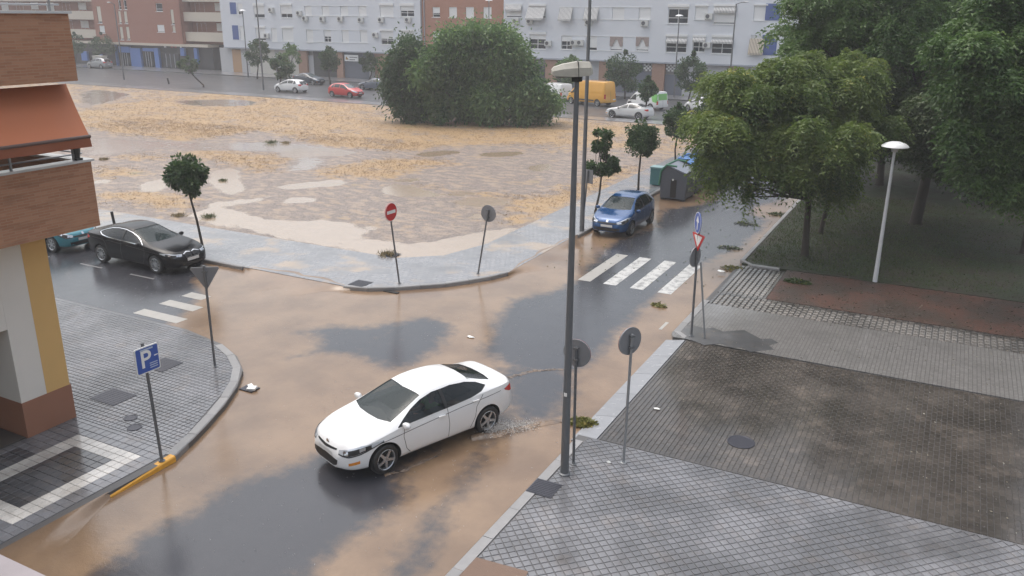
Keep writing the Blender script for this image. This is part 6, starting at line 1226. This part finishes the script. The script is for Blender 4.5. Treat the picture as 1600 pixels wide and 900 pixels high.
# ------------------------------------------------------------------ fallen branches, grass, litter leaves
def debris(label, u, v, z, r, n, material, seed, ll=.12, tw=4):
    rng = np.random.default_rng(seed); x, y = G(u, v, z); t = thing('branch_debris', label, 'branch', (x, y, z)); a = rng.random(n) * 6.28; q = np.sqrt(rng.random(n)); P = np.stack([np.cos(a) * q * r, np.sin(a) * q * r * .55, rng.random(n) * .14 * (1 - q) + .008], 1)
    me = leaf_mesh('leaves', P, rng.normal(size=(n, 3)) * np.array([1, 1, .3]), ll, ll * .4, material, rng); link(bpy.data.objects.new('leaves', me), t); m = MB()
    for i in range(tw):
        b_ = rng.random() * 6.28; m.tube([(-math.cos(b_) * r * .7, -math.sin(b_) * r * .35, .02), (rng.normal() * .08, rng.normal() * .05, .05), (math.cos(b_) * r * .8, math.sin(b_) * r * .4, .02)], [.012, .009, .004], 5)
    m.build('twigs', M_BARK, t)
L_DEB = m_leaf('torn_leaf', (.10, .11, .02), (.22, .20, .05), (.30, .24, .06), 2.)
debris('heap of torn yellow green leaves in the gutter behind the tall lamp', 913, 662, .02, .34, 900, L_DEB, 81); debris('dark leafy branch lying on the red earth by the park lamp', 1247, 441, .10, .45, 500, L_ROBM, 82); debris('broken branch in the flooded gutter at the park corner', 1150, 420, .03, .55, 260, L_DEB, 83, .1, 6); debris('small patch of torn leaves on the muddy road beyond the driveway', 1030, 478, .006, .28, 120, L_DEB, 84)
debris('clump of branches in the muddy puddle under the nearest park tree', 1222, 336, .006, .7, 300, L_ROBM, 85); debris('leafy twig on the wet road left of the park edge', 1140, 388, .006, .45, 120, L_ROBM, 86); debris('leafy twig on the wet road beyond the sign post', 1165, 350, .006, .5, 120, L_ROBM, 87)
def scatter(name, label, polyfn, n, ll, material, z, seed, cat='leaves'):
    rng = np.random.default_rng(seed); P = polyfn(rng, n); me = leaf_mesh(name, P, rng.normal(size=P.shape) * np.array([1, 1, .08]), ll, ll * .45, material, rng); o = bpy.data.objects.new(name, me); link(o); tag(o, label, cat, None, 'stuff')
def uni(x0, x1, y0, y1, z): return lambda rng, n: np.stack([rng.uniform(x0, x1, n), rng.uniform(y0, y1, n), np.full(n, z) + rng.random(n) * .01], 1)
scatter('fallen_leaves', 'small fallen leaves scattered over the wet upper road', uni(-12.8, -6.5, 27, 44, .008), 260, .08, L_ROBM, 0, 91)
scatter('park_leaf_litter', 'fallen leaves littering the ground under the park trees', lambda rng, n: np.concatenate([uni(-6.2, 9, 31, 44, .128)(rng, n), uni(-4.5, 9, 27.2, 30.8, .106)(rng, n // 4)]), 3600, .08, m_leaf('brown_litter_leaf', (.035, .034, .02), (.08, .07, .04), (.15, .13, .08), 1.), 0, 92)
scatter('driveway_leaf_litter', 'tiny leaf fragments strewn over the paved driveway', uni(-5.6, 4, 15.6, 26, .136), 420, .05, m_leaf('pale_litter_leaf', (.16, .14, .10), (.30, .27, .2), (.5, .48, .42), 1.), 0, 93)
def blades(name, label, P, h, w, material, rng, spread=.5, kind='stuff', cat='grass'):
    n = len(P); d = unit(np.stack([rng.normal(size=n) * spread, rng.normal(size=n) * spread, np.ones(n)], 1)); me = leaf_mesh(name, P, d, h, w, material, rng); o = bpy.data.objects.new(name, me); link(o); return tag(o, label, cat, None, kind)
rng = np.random.default_rng(5); C_ = np.concatenate([uni(-62, -16.3, 25.3, 50, .1)(rng, 46000), uni(-110, -16.3, 45, 69, .1)(rng, 42000)]); gx = grassy(C_[:, :2]) - .9 * many(L_MUD, .3)(C_[:, :2]) - .55 * many(L_WATER, .6)(C_[:, :2]) - .35 * np.maximum(0, np.sin(.42 * C_[:, 0] + 1.7 * np.sin(.31 * C_[:, 1])) * np.sin(.66 * C_[:, 1] + .9 * np.sin(.23 * C_[:, 0]))); C_ = C_[gx > rng.uniform(.02, 1.5, len(C_))]
C_[:, 2] = .095; blades('dry_grass', 'flattened golden dry grass over the flooded waste ground', np.repeat(C_, 3, 0) + rng.normal(size=(len(C_) * 3, 3)) * np.array([.09, .09, 0]), .17, .014, m_leaf('dry_straw', (.19, .120, .062), (.35, .232, .125), (.42, .32, .20), .3, .1), rng, 1.5)
PG = uni(-6.2, 6, 31.0, 46, .118)(rng, 60000); wgt = np.exp(-((PG[:, 0] + 5.0) / 5.5) ** 2); PG = PG[rng.random(len(PG)) < wgt * .8]; blades('park_grass', 'short green grass along the park edge under the trees', PG, .10, .02, m_leaf('park_grass_blade', (.035, .06, .014), (.075, .115, .024), (.12, .13, .04), .6, .15), rng, .5)
for i, (u, v, s, lb) in enumerate(((425, 224, .7, 'dry bushy weed on the wet flat of the waste ground'), (447, 224, .5, 'smaller dry weed right of a larger one on the waste ground'), (280, 338, .45, 'green weed at the pavement edge by the kerbside tree'), (326, 340, .5, 'dry weed just right of the kerbside tree trunk'), (606, 400, .6, 'dry grass tuft at the muddy pavement edge behind the no entry sign'), (162, 250, .5, 'weed beside the brick balcony on the waste ground'), (348, 283, .35, 'little weed in a pale puddle on the waste ground'))):
    x, y = G(u, v, .1); r_ = np.random.default_rng(200 + i); n = 160; P = np.zeros((n, 3)) + r_.normal(size=(n, 3)) * np.array([.14, .14, 0]) * s * 2; o = blades('weed', lb, P, .36 * s, .03, m_leaf('weed_leaf_%d' % i, (.16, .13, .07) if i % 3 else (.07, .09, .035), (.32, .25, .13) if i % 3 else (.14, .16, .07), (.4, .33, .2)), r_, .7, None, 'weed'); o.location = (x, y, .1)
# ------------------------------------------------------------------ water thrown up by the white car
M_SPRAY = simple('splashing_water', (.22, .18, .15), .10, var=.3, scale=8)
def wake(label, pts, h, w, seed):
    rng = np.random.default_rng(seed); m = MB(); n = len(pts); V = []
    for i, (x, y) in enumerate(pts):
        k = 1 - i / (n - 1); a = Vector(pts[min(i + 1, n - 1)]) - Vector(pts[max(i - 1, 0)]); a.normalize(); p = Vector((-a.y, a.x)); hh = h * (k ** .7) * rng.uniform(.5, 1.2) + .006
        for q, e in ((-1, .004), (-.45, hh * .6), (0, hh), (.4, hh * .5), (1, .004)): j = rng.normal() * .02; V.append((x + p.x * (q * w * (.5 + .5 * k) + j), y + p.y * (q * w * (.5 + .5 * k) + j), e * (1 + rng.normal() * .15)))
    m.add(V, [(i * 5 + k, i * 5 + k + 1, i * 5 + k + 6, i * 5 + k + 5) for i in range(n - 1) for k in range(4)]); o = m.build('water_wake', M_ROAD, None, True, 60); tag(o, label, 'water', None, 'stuff'); at = o.data.attributes.new('mud', 'FLOAT', 'POINT'); at.data.foreach_set('value', [.55] * len(o.data.vertices))
def path(pp, n): P = resample(pp, n); return [tuple(G(u, v)) for u, v in P]
wake('muddy water thrown up by the rear wheel of the white sedan', path([(735, 684), (770, 680), (800, 672), (840, 664), (890, 655)], 42), .09, .16, 1); wake('thin ripple trailing behind the white sedan', path([(795, 590), (830, 580), (870, 577), (900, 578)], 40), .012, .07, 2); wake('ripple at the front wheel of the white sedan', path([(600, 742), (630, 736), (660, 722), (700, 706)], 26), .03, .05, 3)
rng = np.random.default_rng(77); SP = np.concatenate([uni(-13.2, -6.6, 8, 24, .004)(rng, 600), uni(-6, 5, 9.5, 22, .13)(rng, 500), uni(-24, -13.5, 16, 21, .004)(rng, 250), uni(-12, -6.6, 24, 40, .004)(rng, 500)]); SP = np.repeat(SP, 3, 0) + rng.normal(size=(len(SP) * 3, 3)) * np.array([.012, .012, 0])
blades('rain_splashes', 'tiny splashes of raindrops hitting the wet ground', SP, .026, .006, simple('splash_droplets', (.45, .44, .44), .1), rng, .6, 'stuff', 'splashes')
rng = np.random.default_rng(78); wx, wy = G(762, 676); n = 4200; k = rng.random(n) ** 1.6; bx, by = G(835, 664); SPR = np.stack([wx + (bx - wx) * k + rng.normal(size=n) * .10, wy + (by - wy) * k + rng.normal(size=n) * .13, .01 + np.abs(rng.normal(size=n)) * .11 * (1 - k)], 1)
me = leaf_mesh('spray', SPR, rng.normal(size=(n, 3)), .026, .014, simple('spray_droplets', (.60, .57, .54), .15), rng); o = bpy.data.objects.new('spray', me); link(o); tag(o, 'spray of droplets behind the rear wheel of the white sedan', 'water', None, 'stuff')
# ------------------------------------------------------------------ rain-laden air
hz = MB().box(-225, 95, -45, 195, -1.5, 19.5).build('haze', None, None); tag(hz, 'thin rain mist filling the air over the whole junction', 'haze', None, 'stuff')
hm = bpy.data.materials.new('rain_mist'); hm.use_nodes = True; ht = hm.node_tree; ht.nodes.clear(); ho = ht.nodes.new('ShaderNodeOutputMaterial'); pv = ht.nodes.new('ShaderNodeVolumePrincipled'); pv.inputs['Color'].default_value = (.90, .91, .94, 1); pv.inputs['Density'].default_value = .0011; pv.inputs['Anisotropy'].default_value = .2; ht.links.new(pv.outputs[0], ho.inputs['Volume']); hz.data.materials.append(hm)
